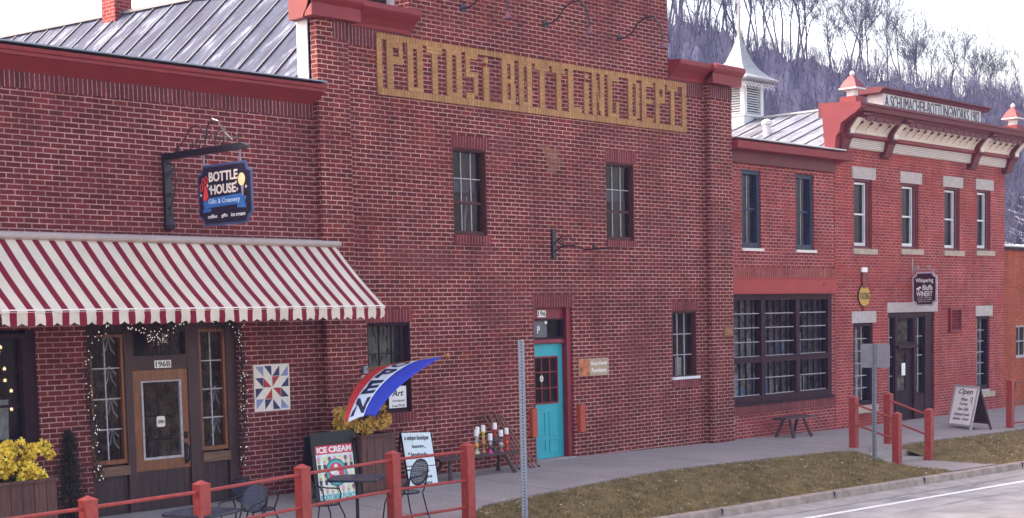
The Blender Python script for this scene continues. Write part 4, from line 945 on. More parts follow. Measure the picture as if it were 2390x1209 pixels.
# empty bracket on the bottling wall
eb = empty("sign_bracket", (10.63,0,3.6), "empty black scroll bracket on the wall between the two upper windows", "bracket")
MB().box(10.58,10.68,-.04,-.001,3.6,4.12).build("wall_plate", M['iron'], eb)
BX = 10.63
sc = MB(); sc.tube([(BX,-.03,3.72),(BX,-.25,3.82),(BX,-.5,3.8),(BX,-.75,3.72),(BX,-1.3,3.72)], .014, 5); sc.tube([(BX,-.03,3.85),(BX,-.2,3.98),(BX,-.42,3.96),(BX,-.5,3.84),(BX,-.38,3.78)], .012, 5)
sc.tube(spiral((-.2,3.88),.08,1.5), .01, 5); sc.tube(spiral((-.95,3.76),.04,1.3), .01, 5); sc.tube([(BX,-1.0,3.7),(BX,-1.0,3.62)], .008, 4); sc.build("scroll_arm", M['iron'], eb)
# gooseneck lamps
GL = None
for i, (x, lab) in enumerate(((8.48,"leftmost of the three gooseneck lamps above the tan brick lettering"),(10.54,"middle gooseneck lamp above the tan brick lettering"),(12.62,"rightmost gooseneck lamp above the tan brick lettering"))):
    if GL is None:
        GL = empty("gooseneck_lamp", (x,0,7.7), lab, "lamp", "gooseneck lamps above the lettering")
        MB().lathe([(.07,0),(.07,.02)], (0,0,0), 10).xf(Matrix.Rotation(R(90),4,'X')).build("wall_rose", M['iron'], GL, world=False)
        MB().tube([(0,0,0),(0,-.12,-.02),(0,-.3,.05),(0,-.45,.2),(0,-.62,.28),(0,-.8,.27),(0,-.94,.12),(0,-1.0,-.1),(0,-1.01,-.22)], .013, 6).build("arm", M['iron'], GL, world=False)
        MB().lathe([(.02,.0),(.03,-.05),(.06,-.09),(.09,-.13),(.085,-.13),(.02,-.06)], (0,-1.01,-.2), 12).build("lamp_shade", mat("plum_shade", (.16,.05,.08), .5), GL, world=False)
        g_ = GL
    else:
        g_ = copy_tree(GL); g_.location = (x,0,7.7); g_["label"] = lab
# wall signs
q_ = empty("quilt_board", (4.2,0,1.6), "square painted quilt star board in red, white and blue on the brick", "board")
qx0, qz0, qs = 3.89, 1.28, .63; qh = .66
MB().box(qx0-.015,qx0+qs+.015,-.02,-.001,qz0-.015,qz0+qh+.015).build("board", M['cream'], q_)
qq = lambda u, v: (qx0+qs*(u+1)/2, qz0+qh*(v+1)/2)
def poly(mb, pts, y=-.021): 
    P = [qq(*p) for p in pts]; ar = sum(P[i][0]*P[(i+1)%len(P)][1]-P[(i+1)%len(P)][0]*P[i][1] for i in range(len(P)))
    if ar < 0: P = P[::-1]
    return mb.prism_y(P, y-.002, y)
nb, rd, lb = MB(), MB(), MB()
for k in range(4):
    ca, sa = math.cos(k*math.pi/2), math.sin(k*math.pi/2); rot = lambda p: (p[0]*ca-p[1]*sa, p[0]*sa+p[1]*ca)
    poly(rd, [rot(p) for p in ((0,0),(.5,.5),(.5,.0+.5),(0,.0))][:0] or [rot(p) for p in ((0,.02),(0,.5),(.46,.5+.0))][:0] or [rot(p) for p in ((0,.02),(.24,.26),(.46,.48),(.46,.5),(0,.5))][:0] or [rot(p) for p in ((.02,.04),(.45,.5),(.02,.5))])
    poly(nb, [rot(p) for p in ((.02,.52),(.45,.52),(.45,.98))]); poly(nb, [rot(p) for p in ((-.02,.52),(-.02,.98),(-.45,.98))])
    poly(lb, [rot(p) for p in ((.5,.5),(.96,.5),(.96,.96))])
nb.build("navy_pieces", mat("quilt_navy", (.012,.015,.085), .5), q_); rd.build("red_pieces", mat("quilt_red", (.36,.012,.018), .5), q_); lb.build("blue_pieces", mat("quilt_lightblue", (.20,.25,.46), .5), q_)
o = thing(MB().box(11.27,12.12,-.025,-.001,1.46,1.78), "wall_sign", mat("tan_sign_board", (.40,.30,.20), .6, .1, 6), (11.7,0,1.46), "tan furniture shop sign with orange picture right of the turquoise door", "sign")
MB().box(11.28,11.55,-.03,-.0255,1.47,1.77).build("picture", mat("orange_picture", (.08,.02,.015), .5, .8, 9, c2=(.75,.22,.08)), o)
t = MB(); text("Gary David", (11.6,-.0255,1.64), UX, UZ, .46, .08, t, bold=.01); text("Furniture", (11.62,-.0255,1.52), UX, UZ, .42, .08, t, bold=.01); t.build("lettering", M['paper'], o)
for (a, b, lab) in ((9.89,10.02,"tall orange red wooden box fixed left of the turquoise door"),(11.2,11.34,"tall orange red wooden box fixed right of the turquoise door")):
    o = empty("wall_box", ((a+b)/2,0,.45), lab, "box", "orange boxes beside the turquoise door")
    MB().box(a,b,-.09,-.001,.45,.93).build("case", M['orange'], o); MB().box(a-.005,b+.005,-.1,-.001,.931,.95).build("lid", M['orange'], o)
o = thing(MB().box(15.68,15.96,-.175,-.155,2.08,2.28), "house_number", mat("wood_number_plate", (.2,.07,.03), .6), (15.8,-.16,2.1), "brown wooden plate with gold numbers on the right brick pilaster", "number plate")
text("194", (15.71,-.176,2.12), UX, UZ, .22, .12, MB(), bold=.01).build("digits", mat("gold", (.35,.2,.06), .5), o)
# tasting sign
o = empty("tasting_sign", (21.52,0,2.55), "yellow oval TASTING sign with wine bottle above the left ground floor window", "sign")
ov = [(21.53+.25*math.cos(k*.3927), 2.88+.235*math.sin(k*.3927)) for k in range(16)]
MB().prism_y(ov, -.04, -.01).build("oval", mat("sign_yellow", (.50,.29,.03), .5), o)
ov = [(21.53+.27*math.cos(k*.3927), 2.88+.255*math.sin(k*.3927)) for k in range(16)]; MB().prism_y(ov, -.03, -.005).build("rim", M['ink'], o)
MB().prism_y([(21.45,3.06),(21.60,3.06),(21.63,3.3),(21.60,3.42),(21.45,3.42),(21.42,3.3)], -.05, -.01).build("bottle_shape", M['jambred'], o)
MB().box(21.41,21.64,-.055,-.01,3.43,3.54).build("cap", M['paper'], o)
MB().box(21.48,21.58,-.035,-.01,2.54,2.62).build("stem", M['jambred'], o)
text("TASTING", (21.31,-.0405,2.80), UX, UZ, .44, .16, MB(), bold=.01).build("lettering", M['ink'], o)
# winery sign : hangs from bracket, turned to face up the street
wb = empty("sign_bracket", (23.85,0,3.4), "pale metal bracket carrying the maroon winery sign", "bracket")
wb2 = MB(); wb2.tube([(23.85,-.02,3.78),(23.85,-.02,3.42)], .02, 5); wb2.tube([(23.85,-.02,3.5),(23.85,-.3,3.5),(23.85,-.66,3.48)], .014, 5)
BX = 23.85; wb2.tube(spiral((-.15,3.54),.06,1.4), .012, 5); wb2.tube(spiral((-.45,3.55),.05,1.4), .01, 5); wb2.build("arm", M['muntin'], wb)
S2 = empty("hanging_sign", (23.85,-.35,2.66), "maroon winery sign with pale notched border above the winery entrance", "sign")
MB().prism_x(notched(-.68,-.04,2.62,3.44,.10), 23.82, 23.85).build("rim", mat("pale_rim", (.5,.45,.52), .5), S2)
MB().prism_x(notched(-.64,-.08,2.66,3.40,.09), 23.81, 23.855).build("board", mat("deep_maroon_paint", (.045,.006,.02), .4), S2)
x_ = 23.8095; t = MB(); text("Whispering", (x_,-.13,3.16), US, VS, .46, .13, t, bold=.015); text("Bluffs", (x_,-.31,3.0), US, VS, .26, .13, t, bold=.015); text("WINERY", (x_,-.15,2.85), US, VS, .42, .13, t, bold=.015)
text("wine tasting", (x_,-.18,2.80), US, VS, .36, .03, t); text("winery crafts", (x_,-.17,2.755), US, VS, .38, .03, t); text("gifts & art", (x_,-.2,2.71), US, VS, .32, .03, t); t.build("lettering", M['paper'], S2)
t = MB(); t.prism_x([(-.14,3.04),(-.25,3.1),(-.28,3.05),(-.2,3.03),(-.26,3.0),(-.17,3.0)], x_-.003, x_).build("leaf_emblem", M['paper'], S2)
# electric outlet
o = thing(MB().box(16.09,16.2,-.05,.01,.25,.42), "outlet_box", M['muntin'], (16.14,0,.25), "small grey weatherproof outlet box under the big multi-pane window", "outlet")
MB().box(16.105,16.185,-.06,-.051,.29,.40).build("cover", M['stone'], o); MB().tube([(16.12,-.02,.25),(16.12,-.02,-.08)], .012, 5).build("conduit", M['muntin'], o)
# ------------------------------------------------------------------ OPEN flag
FL = empty("open_flag", (6.05,0,1.85), "red, white and blue OPEN flag on a golden pole beside the yellow planter", "flag")
pole0, pole1 = Vector((6.05,-.0,1.80)), Vector((6.53,-1.40,2.01))
MB().tube([pole0, pole1], .014, 8).build("pole", M['goldwood'], FL); MB().lathe([(.005,-.03),(.028,-.01),(.028,.015),(.005,.035)], pole1, 8).build("pole_knob", M['goldwood'], FL)
MB().box(6.0,6.1,-.05,-.001,1.74,1.85).build("holder", M['galv'], FL)
dirp = (pole1-pole0).normalized()
h0, h1 = pole0+dirp*.42, pole0+dirp*1.42
e0 = [h0, Vector((5.75,-.5,1.88)), Vector((5.02,-.75,1.6)), Vector((4.63,-1.1,1.11))]
e1 = [h1, Vector((6.12,-1.36,1.87)), Vector((5.45,-1.32,1.62)), Vector((5.14,-1.3,1.19))]
def bez(p, t):
    # catmull-like cubic through control polygon
    a = (1-t)**3; b = 3*t*(1-t)**2; c = 3*t*t*(1-t); d = t**3
    return p[0]*a + p[1]*b + p[2]*c + p[3]*d
def S(u, v):
    p = bez(e0, v).lerp(bez(e1, v), u); w = .045*math.sin(u*9+v*2.5)*v + .02*math.sin(u*17-v*5)*v
    return p + Vector((w*.8, 0, w*.5))
def cloth(u0, u1, nm, m):
    mb = MB(); nu, nv = 10, 26
    for i in range(nu+1):
        for j in range(nv+1): mb.v.append(tuple(S(lerp(u0,u1,i/nu), j/nv)))
    for i in range(nu):
        for j in range(nv): mb.f.append((i*(nv+1)+j, i*(nv+1)+j+1, (i+1)*(nv+1)+j+1, (i+1)*(nv+1)+j))
    o = mb.build(nm, m, FL, smooth=True); s = o.modifiers.new("thick", 'SOLIDIFY'); s.thickness = .004; s.offset = 0
    return o
cloth(0,.21,"red_stripe",M['flagred']); cloth(.21,.56,"white_stripe",M['flagwhite']); cloth(.56,1,"blue_stripe",M['flagblue'])
lt = MB()
for k, chh in enumerate("OPEN"):
    vs, fs = textmesh(chh, 0, .04)
    # subdivide by dense quads is unnecessary: letters are small
    P = []
    for u, v in vs:
        uu = lerp(.24,.53,u); vv = lerp(.02,.98,(k+.12+(1-v)*.8)/4); p = S(uu, vv)
        n = (S(uu+.01,vv)-S(uu,vv)).cross(S(uu,vv+.01)-S(uu,vv)).normalized(); P.append((p, n))
    lt.add([p+n*.007 for p, n in P], fs); lt.add([p-n*.007 for p, n in P], [tuple(reversed(f)) for f in fs])
lt.build("lettering", M['navy'], FL)
# garment hanging in front of the window
o = empty("scarecrow_decoration", (5.95,-.12,1.0), "small striped grey jacket figure hanging behind the flag", "decoration")
g_ = MB(); g_.lathe([(.05,0),(.17,.02),(.15,.2),(.13,.34),(.06,.42),(.03,.44)], (5.9,-.12,1.15), 10); g_.build("jacket", mat("grey_striped_cloth", (.30,.31,.40), .9, .5, 25), o)
g_ = MB(); g_.lathe([(.01,0),(.05,.03),(.055,.08),(.03,.12)], (5.93,-.12,1.60), 8); g_.build("head", M['cream'], o)
# sign in the window
o = thing(MB().box(6.62,7.0,.06,.068,1.14,1.5), "window_poster", M['paper'], (6.8,.06,1.14), "white handwritten poster in the window behind the flag", "poster")
t = MB(); text("Art", (6.68,.0595,1.34), UX, UZ, .26, .1, t, shear=.3, bold=.02); text("Antiques", (6.68,.0595,1.24), UX, UZ, .28, .05, t, shear=.3); text("Local Prod.", (6.68,.0595,1.17), UX, UZ, .28, .04, t, shear=.3); t.build("lettering", M['ink'], o)
# ------------------------------------------------------------------ planters and plants
def planter(x0, x1, y0, y1, z0, z1, lab):
    p = empty("planter_box", ((x0+x1)/2,(y0+y1)/2,z0), lab, "planter", "brown wooden planters by the shop")
    m_ = MB(); m_.box(x0,x1,y0,y0+.03,z0,z1); m_.box(x0,x1,y1-.03,y1,z0,z1); m_.box(x0,x0+.03,y0+.03,y1-.03,z0,z1); m_.box(x1-.03,x1,y0+.03,y1-.03,z0,z1); m_.build("boards", M['planter'], p)
    r = MB(); r.box(x0-.03,x1+.03,y0-.03,y0+.04,z1+.001,z1+.035); r.box(x0-.03,x1+.03,y1-.04,y1+.03,z1+.001,z1+.035); r.box(x0-.03,x0+.04,y0+.04,y1-.04,z1+.001,z1+.035); r.box(x1-.04,x1+.03,y0+.04,y1-.04,z1+.001,z1+.035)
    r.build("rim", M['planter'], p); MB().box(x0+.03,x1-.03,y0+.03,y1-.03,z1-.1,z1-.04).build("soil", M['dirt'], p)
planter(-1.0,-.02,-1.05,-.45,-.1,.68,"brown boarded planter box at the left edge with bright yellow flowers")
planter(5.18,5.86,-.88,-.32,-.06,.82,"brown boarded planter box behind the ice cream board")
def bush(c, rx, ry, rz_, n, m, lab, extra=()):
    o = empty("forsythia_bush", (c[0],c[1],c[2]-rz_), lab, "plant")
    tw = MB(); fl = MB(); base = Vector((c[0],c[1],c[2]-rz_-.05))
    for i in range(60):
        a = rnd.uniform(0,6.28); e = rnd.uniform(.1,1); p = Vector((c[0]+rx*e*math.cos(a), c[1]+ry*e*math.sin(a), c[2]+rz_*rnd.uniform(-.3,.95)))
        mid = base.lerp(p,.5)+Vector((0,0,.08)); tw.tube([base+Vector((rnd.uniform(-.1,.1),rnd.uniform(-.08,.08),0)), mid, p], [.008,.005,.002], 4)
    clumps = [(Vector((rnd.uniform(-1,1)*rx*.8, rnd.uniform(-1,1)*ry*.8, rnd.uniform(-1,1)*rz_*.75)), rnd.uniform(.06,.17)) for _ in range(24)] + [(Vector(e[:3]), e[3]) for e in extra]
    for i in range(n):
        cc, r = rnd.choice(clumps); d = Vector((rnd.gauss(0,1),rnd.gauss(0,1),rnd.gauss(0,1))).normalized()*r*rnd.uniform(.35,1.05)
        p = Vector(c)+cc+d; s = rnd.uniform(.018,.034); ax = Vector((rnd.gauss(0,1),rnd.gauss(0,1),rnd.gauss(0,1))).normalized(); u = ax.orthogonal().normalized(); v = ax.cross(u)
        for k in range(2):   # four-petalled blossom as two crossed petals
            w1_, w2_ = (u, v) if k == 0 else (v, u)
            fl.add([p-w1_*s-w2_*s*.28, p+w1_*s-w2_*s*.28+ax*.004, p+w1_*s+w2_*s*.28+ax*.004, p-w1_*s+w2_*s*.28], [(0,1,2,3)])
    tw.build("stems", M['twig'], o); fl.build("blossom", m, o)
    dk = MB()
    for i in range(n//3):
        cc, r = rnd.choice(clumps); d = Vector((rnd.gauss(0,1),rnd.gauss(0,1),rnd.gauss(0,1))).normalized()*r*rnd.uniform(0,.7); p = Vector(c)+cc+d; s = rnd.uniform(.02,.04); a = rnd.uniform(0,6.28)
        dk.add([p, p+Vector((s*math.cos(a),s*math.sin(a),s*.6)), p+Vector((s*math.cos(a+1),s*math.sin(a+1),-s*.5))], [(0,1,2)])
    dk.build("leaves", M['conifer'], o)
bush((-.52,-.75,.92), .46, .3, .24, 2600, M['yellow'], "bright yellow forsythia in the planter at the left edge", extra=((.52,0,.16,.10),(.60,0,.06,.07),(-.4,0,.15,.15)))
bush((5.42,-.6,1.10), .50, .28, .26, 2600, M['ochre'], "ochre yellow forsythia in the planter beneath the OPEN flag", extra=((-.42,0,.1,.1),(.4,-.1,-.05,.12),(0,-.1,-.25,.12)))
# little evergreen
o = empty("evergreen_shrub", (.55,-.5,-.1), "slim dark evergreen shrub standing left of the shop entrance", "plant")
MB().tube([(.5,-.5,-.1),(.5,-.5,.9)], [.02,.008], 6).build("trunk", M['twig'], o)
mb = MB()
for i in range(7000):
    z = rnd.random()**1.2; r = (.25*(1-z)**.7+.04)*(1+.18*math.sin(z*23)); a = rnd.uniform(0,6.28); q0 = r*rnd.uniform(.3,1.05)
    p = Vector((.5+q0*math.cos(a), -.5+q0*math.sin(a), -.05+z*1.28)); s = rnd.uniform(.03,.06); d = Vector((math.cos(a),math.sin(a),rnd.uniform(.3,1.2))).normalized()*s; w_ = Vector((-math.sin(a),math.cos(a),0))*.007
    mb.add([p-w_, p+w_, p+d], [(0,1,2)])
mb.build("foliage", M['conifer'], o)
# ------------------------------------------------------------------ railings
def railpost(mb, x, y, z0, z1, w=.07):
    mb.box(x-w,x+w,y-w,y+w,z0,z1-.045); mb.box(x-w-.006,x+w+.006,y-w-.006,y+w+.006,z1-.05,z1-.035)
    n = len(mb.v); mb.v += [(x-w-.004,y-w-.004,z1-.035),(x+w+.004,y-w-.004,z1-.035),(x+w+.004,y+w+.004,z1-.035),(x-w-.004,y+w+.004,z1-.035),(x,y,z1+.01)]
    mb.f += [(n,n+1,n+4),(n+1,n+2,n+4),(n+2,n+3,n+4),(n+3,n,n+4)]
def railing(pts, zt, name, lab, rails, grp=None, base=None):
    r = empty(name, (pts[0][0],pts[0][1],pts[0][2]), lab, "railing", grp)
    for (x, y, zb_) in pts:
        m_ = MB(); railpost(m_, x, y, zb_-.15, zb_+zt); p = m_.build("post", M['post'], r)
    for a, b in zip(pts, pts[1:]):
        for h in rails:
            pa = Vector((a[0],a[1],a[2]+h)); pb = Vector((b[0],b[1],b[2]+h)); dd_ = (pb-pa).normalized()
            m_ = MB().tube([pa+dd_*.07, pb-dd_*.07], .021, 8)
            m_.lathe([(.034,-.006),(.034,.006)], pa+dd_*.075, 8); m_.build("rail", M['post'], r)
    return r
railing([(-3.3,-4.55,-.2),(-1.58,-4.32,-.2),(-.04,-4.11,-.2),(1.77,-3.64,-.2),(3.63,-3.24,-.2),(5.04,-3.23,-.2)], 1.05, "railing", "long red railing of posts and three rails in front of the cafe tables", (.93,.53,.15))
railing([(16.62,-2.58,-.2),(16.66,-3.5,-.5)], 1.07, "railing", "red handrail on the left side of the concrete steps", (.92,.52), "handrails by the steps")
railing([(17.93,-2.62,-.2),(17.97,-3.5,-.5)], 1.07, "railing", "red handrail on the right side of the concrete steps", (.92,.52), "handrails by the steps")
rr = railing([(23.45,-2.7,-.22),(24.45,-2.75,-.24)], 1.12, "railing", "red railing posts at the far right edge of the sidewalk", (.1,))
m_ = MB(); m_.tube([(23.6,-2.72,-.2),(23.62,-2.72,.55),(23.68,-2.72,.8),(24.2,-2.73,.8),(24.3,-2.73,.5),(24.3,-2.73,-.2)], .012, 5); m_.tube([(23.65,-2.72,.35),(24.3,-2.73,.35)], .01, 5); m_.build("hoop", M['iron'], rr)
# ------------------------------------------------------------------ bistro furniture
def make_table():
    r = empty("bistro_table", (0,0,0), "x", "table", "black bistro tables")
    n = 32; pts = []
    for k in range(n):
        a = 2*math.pi*k/n; c, s = math.cos(a), math.sin(a); rr_ = .36/(abs(c)**4.5+abs(s)**4.5)**(1/4.5); pts.append((rr_*c, rr_*s))
    t = MB().prism_z(pts, .695, .712); T = t.build("table_top", M['tabletop'], r, world=False)
    MB().prism_z([(x*1.01,y*1.01) for x,y in pts], .68, .694).build("edge_band", M['black'], T, world=False)
    MB().lathe([(.022,0),(.022,.002)], (0,0,.712), 10).build("umbrella_hole", M['hole'], T, world=False)
    MB().lathe([(.03,.02),(.024,.1),(.022,.6),(.05,.68)], (0,0,0), 10).build("pedestal", M['black'], r, world=False)
    for k in range(4):
        a = math.pi/4+k*math.pi/2; c, s = math.cos(a), math.sin(a)
        MB().tube([(0,0,.12),(c*.12,s*.12,.1),(c*.3,s*.3,.02),(c*.34,s*.34,.012)], .014, 5).build("leg", M['black'], r, world=False)
    return r
def make_chair():
    r = empty("bistro_chair", (0,0,0), "x", "chair", "black mesh bistro chairs")
    # chair faces +Y locally; back at -Y
    n = 20; pts = [(.2*math.cos(2*math.pi*k/n), .19*math.sin(2*math.pi*k/n)) for k in range(n)]
    MB().prism_z(pts, .44, .452).build("seat", M['tabletop'], r, world=False)
    MB().tube([(x*1.05,y*1.05,.446) for x, y in pts], .012, 6, closed=True).build("seat_ring", M['black'], r, world=False)
    bp = []
    for k in range(20):
        a = 2*math.pi*k/20; bp.append((.2*math.cos(a), -.2-.10*(.5+.5*math.sin(a)), .70+.17*math.sin(a)))
    MB().tube(bp, .011, 6, closed=True).build("back_hoop", M['black'], r, world=False)
    net = MB()
    for k in range(-7,8):
        x = k*.025; h = .165*math.sqrt(max(0,1-(x/.2)**2)); s0, s1 = -h/.17, h/.17
        net.tube([(x,-.2-.1*(.5+.5*s0),.70-h),(x,-.2-.1*(.5+.5*s1),.70+h)], .0075, 3)
    for k in range(-6,7):
        s_ = k/7; w_ = .2*math.sqrt(1-s_*s_); net.tube([(-w_,-.25-.05*s_,.70+.17*s_),(w_,-.25-.05*s_,.70+.17*s_)], .007, 3)
    net.build("back_mesh", M['tabletop'], r, world=False)
    for sx in (-1,1):
        MB().tube([(sx*.2,-.25,.68),(sx*.19,-.2,.5),(sx*.19,-.17,.44),(sx*.21,-.22,.2),(sx*.23,-.28,0)], .011, 6).build("leg", M['black'], r, world=False)
        MB().tube([(sx*.16,.14,.44),(sx*.18,.2,.3),(sx*.2,.24,0)], .011, 6).build("leg", M['black'], r, world=False)
        MB().tube([(sx*.2,-.24,.72),(sx*.26,-.1,.68),(sx*.27,.08,.66),(sx*.23,.13,.58),(sx*.18,.12,.45)], .010, 6).build("armrest", M['black'], r, world=False)
    return r
T0 = make_table(); T0.location = (3.3,-2.88,-.2); T0.rotation_euler.z = R(38); T0["label"] = "black bistro table in front of the planter and ice cream board"
T1 = copy_tree(T0); T1.location = (.15,-3.82,-.24); T1.rotation_euler.z = R(20); T1["label"] = "black bistro table at the bottom left between the first two railing posts"
K0 = make_chair(); chairs = [(4.02,-3.02,-.2,R(80),"mesh backed bistro chair right of the right-hand table, in front of the white board"),
 (2.62,-3.0,-.21,R(-100),"bistro chair left of the right-hand table, in front of the ice cream board"),
 (1.05,-3.35,-.23,R(100),"bistro chair left of the third railing post with its back to the entrance"),
 (1.75,-2.75,-.2,R(-70),"bistro chair behind the third railing post by the brick wall")]
for i, (x, y, z, a, lab) in enumerate(chairs):
    c_ = K0 if i == 0 else copy_tree(K0); c_.location = (x,y,z); c_.rotation_euler.z = a; c_["label"] = lab
# ------------------------------------------------------------------ sandwich boards
IC = empty("sandwich_board", (4.72,-.85,-.1), "black framed ICE CREAM sandwich board with rows of cones beside the planter", "sign")
tilt = Matrix.Translation((4.72,-.85,-.1)) @ Matrix.Rotation(R(-7),4,'X')
def tb(mb, nm, m, par, tl): mb.xf(tl); return mb.build(nm, m, par)
f = MB(); f.box(-.44,-.37,-.03,.0,0,1.05); f.box(.37,.44,-.03,0,0,1.05); f.box(-.37,.37,-.03,0,.86,1.05); f.box(-.37,.37,-.03,0,0,.04); f.box(-.37,.37,-.008,0,.04,.86)
tb(f, "frame", M['black'], IC, tilt)
f = MB(); f.box(-.44,.44,0,.025,0,1.0); t2 = Matrix.Translation((4.72,-.5,-.1)) @ Matrix.Rotation(R(9),4,'X'); tb(f, "rear_leaf", M['black'], IC, t2)
f = MB(); f.box(-.36,.36,-.0125,-.0085,.045,.72); PO = tb(f, "poster", mat("poster_pale", (.72,.78,.74), .6), IC, tilt)
f = MB(); f.box(-.36,.36,-.014,-.0085,.721,.85); tb(f, "header", mat("poster_red", (.65,.03,.08), .5), IC, tilt)
f = MB(); text("ICE CREAM", (-.33,-.0145,.74), UX, UZ, .66, .09, f, bold=.04); tb(f, "lettering", M['paper'], IC, tilt)
f = MB(); text("ROOT BEER FLOATS", (-.34,-.013,.05), UX, UZ, .68, .075, f, bold=.035); tb(f, "lettering", mat("teal_letter", (.05,.42,.45), .5), IC, tilt)
pinks = [mat("scoop_pink", (.75,.35,.5), .6), mat("scoop_yellow", (.75,.72,.3), .6), mat("scoop_brown", (.25,.12,.12), .6)]; conem = mat("cone_tan", (.55,.35,.15), .6)
for ci in range(3):
    f = MB()
    for row, z in enumerate((.64,.40,.20)):
        for k in range(7):
            if (k+row) % 3 != ci: continue
            x = -.31+k*.103; f.prism_y([(x+.034*math.cos(t*.785), z+.012+.034*math.sin(t*.785)) for t in range(8)], -.016, -.0126)
    tb(f, "scoops", pinks[ci], IC, tilt)
f = MB(); cu = MB()
for row, z in enumerate((.64,.40,.20)):
    for k in range(7): x = -.31+k*.103; f.prism_y([(x-.006,z-.07),(x+.006,z-.07),(x+.028,z-.004),(x-.028,z-.004)], -.0155, -.0126)
for z in (.54,.31):
    for k in (0,1,5,6) if z > .5 else range(7): x = -.31+k*.103; cu.prism_y([(x-.02,z-.045),(x+.02,z-.045),(x+.03,z+.03),(x-.03,z+.03)], -.0155, -.0126)
tb(f, "cones", conem, IC, tilt); tb(cu, "cups", mat("cup_brown", (.06,.025,.025), .5), IC, tilt)
circ = lambda r, cx=0, cz=.44: [(cx+r*math.cos(t*.2618), cz+r*math.sin(t*.2618)) for t in range(24)]
tb(MB().prism_y(circ(.205), -.0175, -.0165), "badge_rim", M['ink'], IC, tilt); tb(MB().prism_y(circ(.19), -.0185, -.0176), "badge_ring", bpy.data.materials["teal_letter"], IC, tilt)
tb(MB().prism_y(circ(.145), -.0195, -.0186), "badge_centre", bpy.data.materials["poster_red"], IC, tilt)
f = MB(); text("&", (-.05,-.0196,.39), UX, UZ, .11, .11, f, bold=.02); f.prism_y(circ(.05,-.07,.46), -.021, -.0197); f.prism_y(circ(.035,.0,.53), -.021, -.0197); f.prism_y([(.0,.36),(.04,.3),(.06,.33),(.03,.42)], -.021, -.0197); tb(f, "badge_emblem", M['paper'], IC, tilt)
WB = empty("white_board", (6.45,-.8,-.15), "tall white handwritten board leaning in front of the bench", "sign")
tl = Matrix.Translation((6.5,-.85,-.16)) @ Matrix.Rotation(R(-14),4,'X') @ Matrix.Rotation(R(3),4,'Y')
f = MB(); f.box(-.31,.31,0,.02,0,.44); f.box(-.31,.31,0,.02,.455,.98); tb(f, "panel", mat("pale_blue_board", (.68,.76,.80), .6, .05), WB, tl)
f = MB(); f.box(-.32,-.311,-.005,.025,0,.98); f.box(.311,.32,-.005,.025,0,.98); tb(f, "frame", M['framedark'], WB, tl)
f = MB()
for s_, z, w_, h_, x in (("a unique boutique",.84,.52,.1,-.27),("featuring...",.72,.3,.07,-.14),("* handmade",.60,.4,.07,-.24),("items",.50,.2,.06,-.1),("* Originals",.33,.36,.06,-.2),("Pottery & Cards",.24,.4,.06,-.2),("Furniture",.15,.36,.06,-.18),("GIFTS",.04,.46,.08,-.2)):
    text(s_, (x,-.0005,z), UX, UZ, w_, h_, f, shear=.35, bold=.02)
tb(f, "lettering", M['ink'], WB, tl)
f = MB(); f.box(-.28,-.25,.02,.04,0,.95); f.box(.25,.28,.02,.04,0,.95); tb(f, "rear_leg", M['darkwood'], WB, Matrix.Translation((6.5,-.5,-.1)) @ Matrix.Rotation(R(8),4,'X'))
AF = empty("sandwich_board", (22.45,-1.92,-.24), "white A-frame board reading Open by the winery entrance", "sign")
# front leaf faces the camera side (down the street)
tl = Matrix.Translation((22.45,-1.92,-.24)) @ Matrix.Rotation(math.atan2(-.82,-.49)+math.pi,4,'Z')
u_ = Vector((-.49,-.82,0)).normalized()
tl = Matrix.Translation((22.45,-1.92,-.24)) @ Matrix.Rotation(math.atan2(u_.y,u_.x),4,'Z') @ Matrix.Rotation(R(-13),4,'X')
f = MB(); f.box(-.48,-.43,-.02,.02,0,1.05); f.box(.43,.48,-.02,.02,0,1.05); f.box(-.43,.43,-.02,.02,1.0,1.05); f.box(-.43,.43,-.02,.02,.1,.14); tb(f, "front_frame", M['muntin'], AF, tl)
f = MB(); f.box(-.43,.43,-.005,.005,.14,1.0); tb(f, "panel", M['paper'], AF, tl)
f = MB()
for s_, z, w_, h_, x in (("Open",.80,.56,.17,-.28),("Wine",.68,.26,.08,-.13),("Tasting",.57,.34,.08,-.17),("Fine Gifts",.46,.44,.07,-.2),("Gourmet Foods",.34,.6,.07,-.3),("Jewelry - Decor",.22,.66,.08,-.33)):
    text(s_, (x,-.0055,z), UX, UZ, w_, h_, f, shear=.35, bold=.008)
f.tube([(.28+.04*math.cos(k*.785),-.008,.73+.05*math.sin(k*.785)) for k in range(8)], .007, 4, closed=True); f.tube([(.29,-.008,.68),(.34,-.008,.6)], .006, 4)
tb(f, "lettering", M['ink'], AF, tl)
bk = Matrix.Translation((22.45,-1.92,-.24)) @ Matrix.Rotation(math.atan2(u_.y,u_.x),4,'Z') @ Matrix.Translation((0,.55,0)) @ Matrix.Rotation(R(17),4,'X')
f = MB(); f.box(-.48,-.44,-.02,.02,0,1.06); f.box(.44,.48,-.02,.02,0,1.06); f.box(-.44,.44,0,.01,.15,1.04); tb(f, "rear_frame", M['darkwood'], AF, bk)
# ------------------------------------------------------------------ benches
def bench(x0, x1, y, zt, z0, lab, d=.14, leg=.12):
    r = empty("bench", ((x0+x1)/2,y,z0), lab, "bench")
    MB().box(x0,x1,y-d,y+d,zt-.045,zt).build("seat", M['benchwood'], r)
    for sx in (0,1):
        for sy in (-1,1):
            xa = x0+.28 if sx == 0 else x1-.28; xo = xa-leg if sx == 0 else xa+leg
            MB().tube([(xa,y+sy*.07,zt-.04),(xo,y+sy*(d+.06),z0)], [.03,.038], 7).build("leg", M['benchwood'], r)
    return r
bench(7.0,8.86,-.55,.33,-.03,"long dark plank bench carrying candle holders left of the turquoise door")
bench(17.3,18.4,-.42,.33,-.12,"short dark three-plank bench under the big multi-pane window", .17, .08)
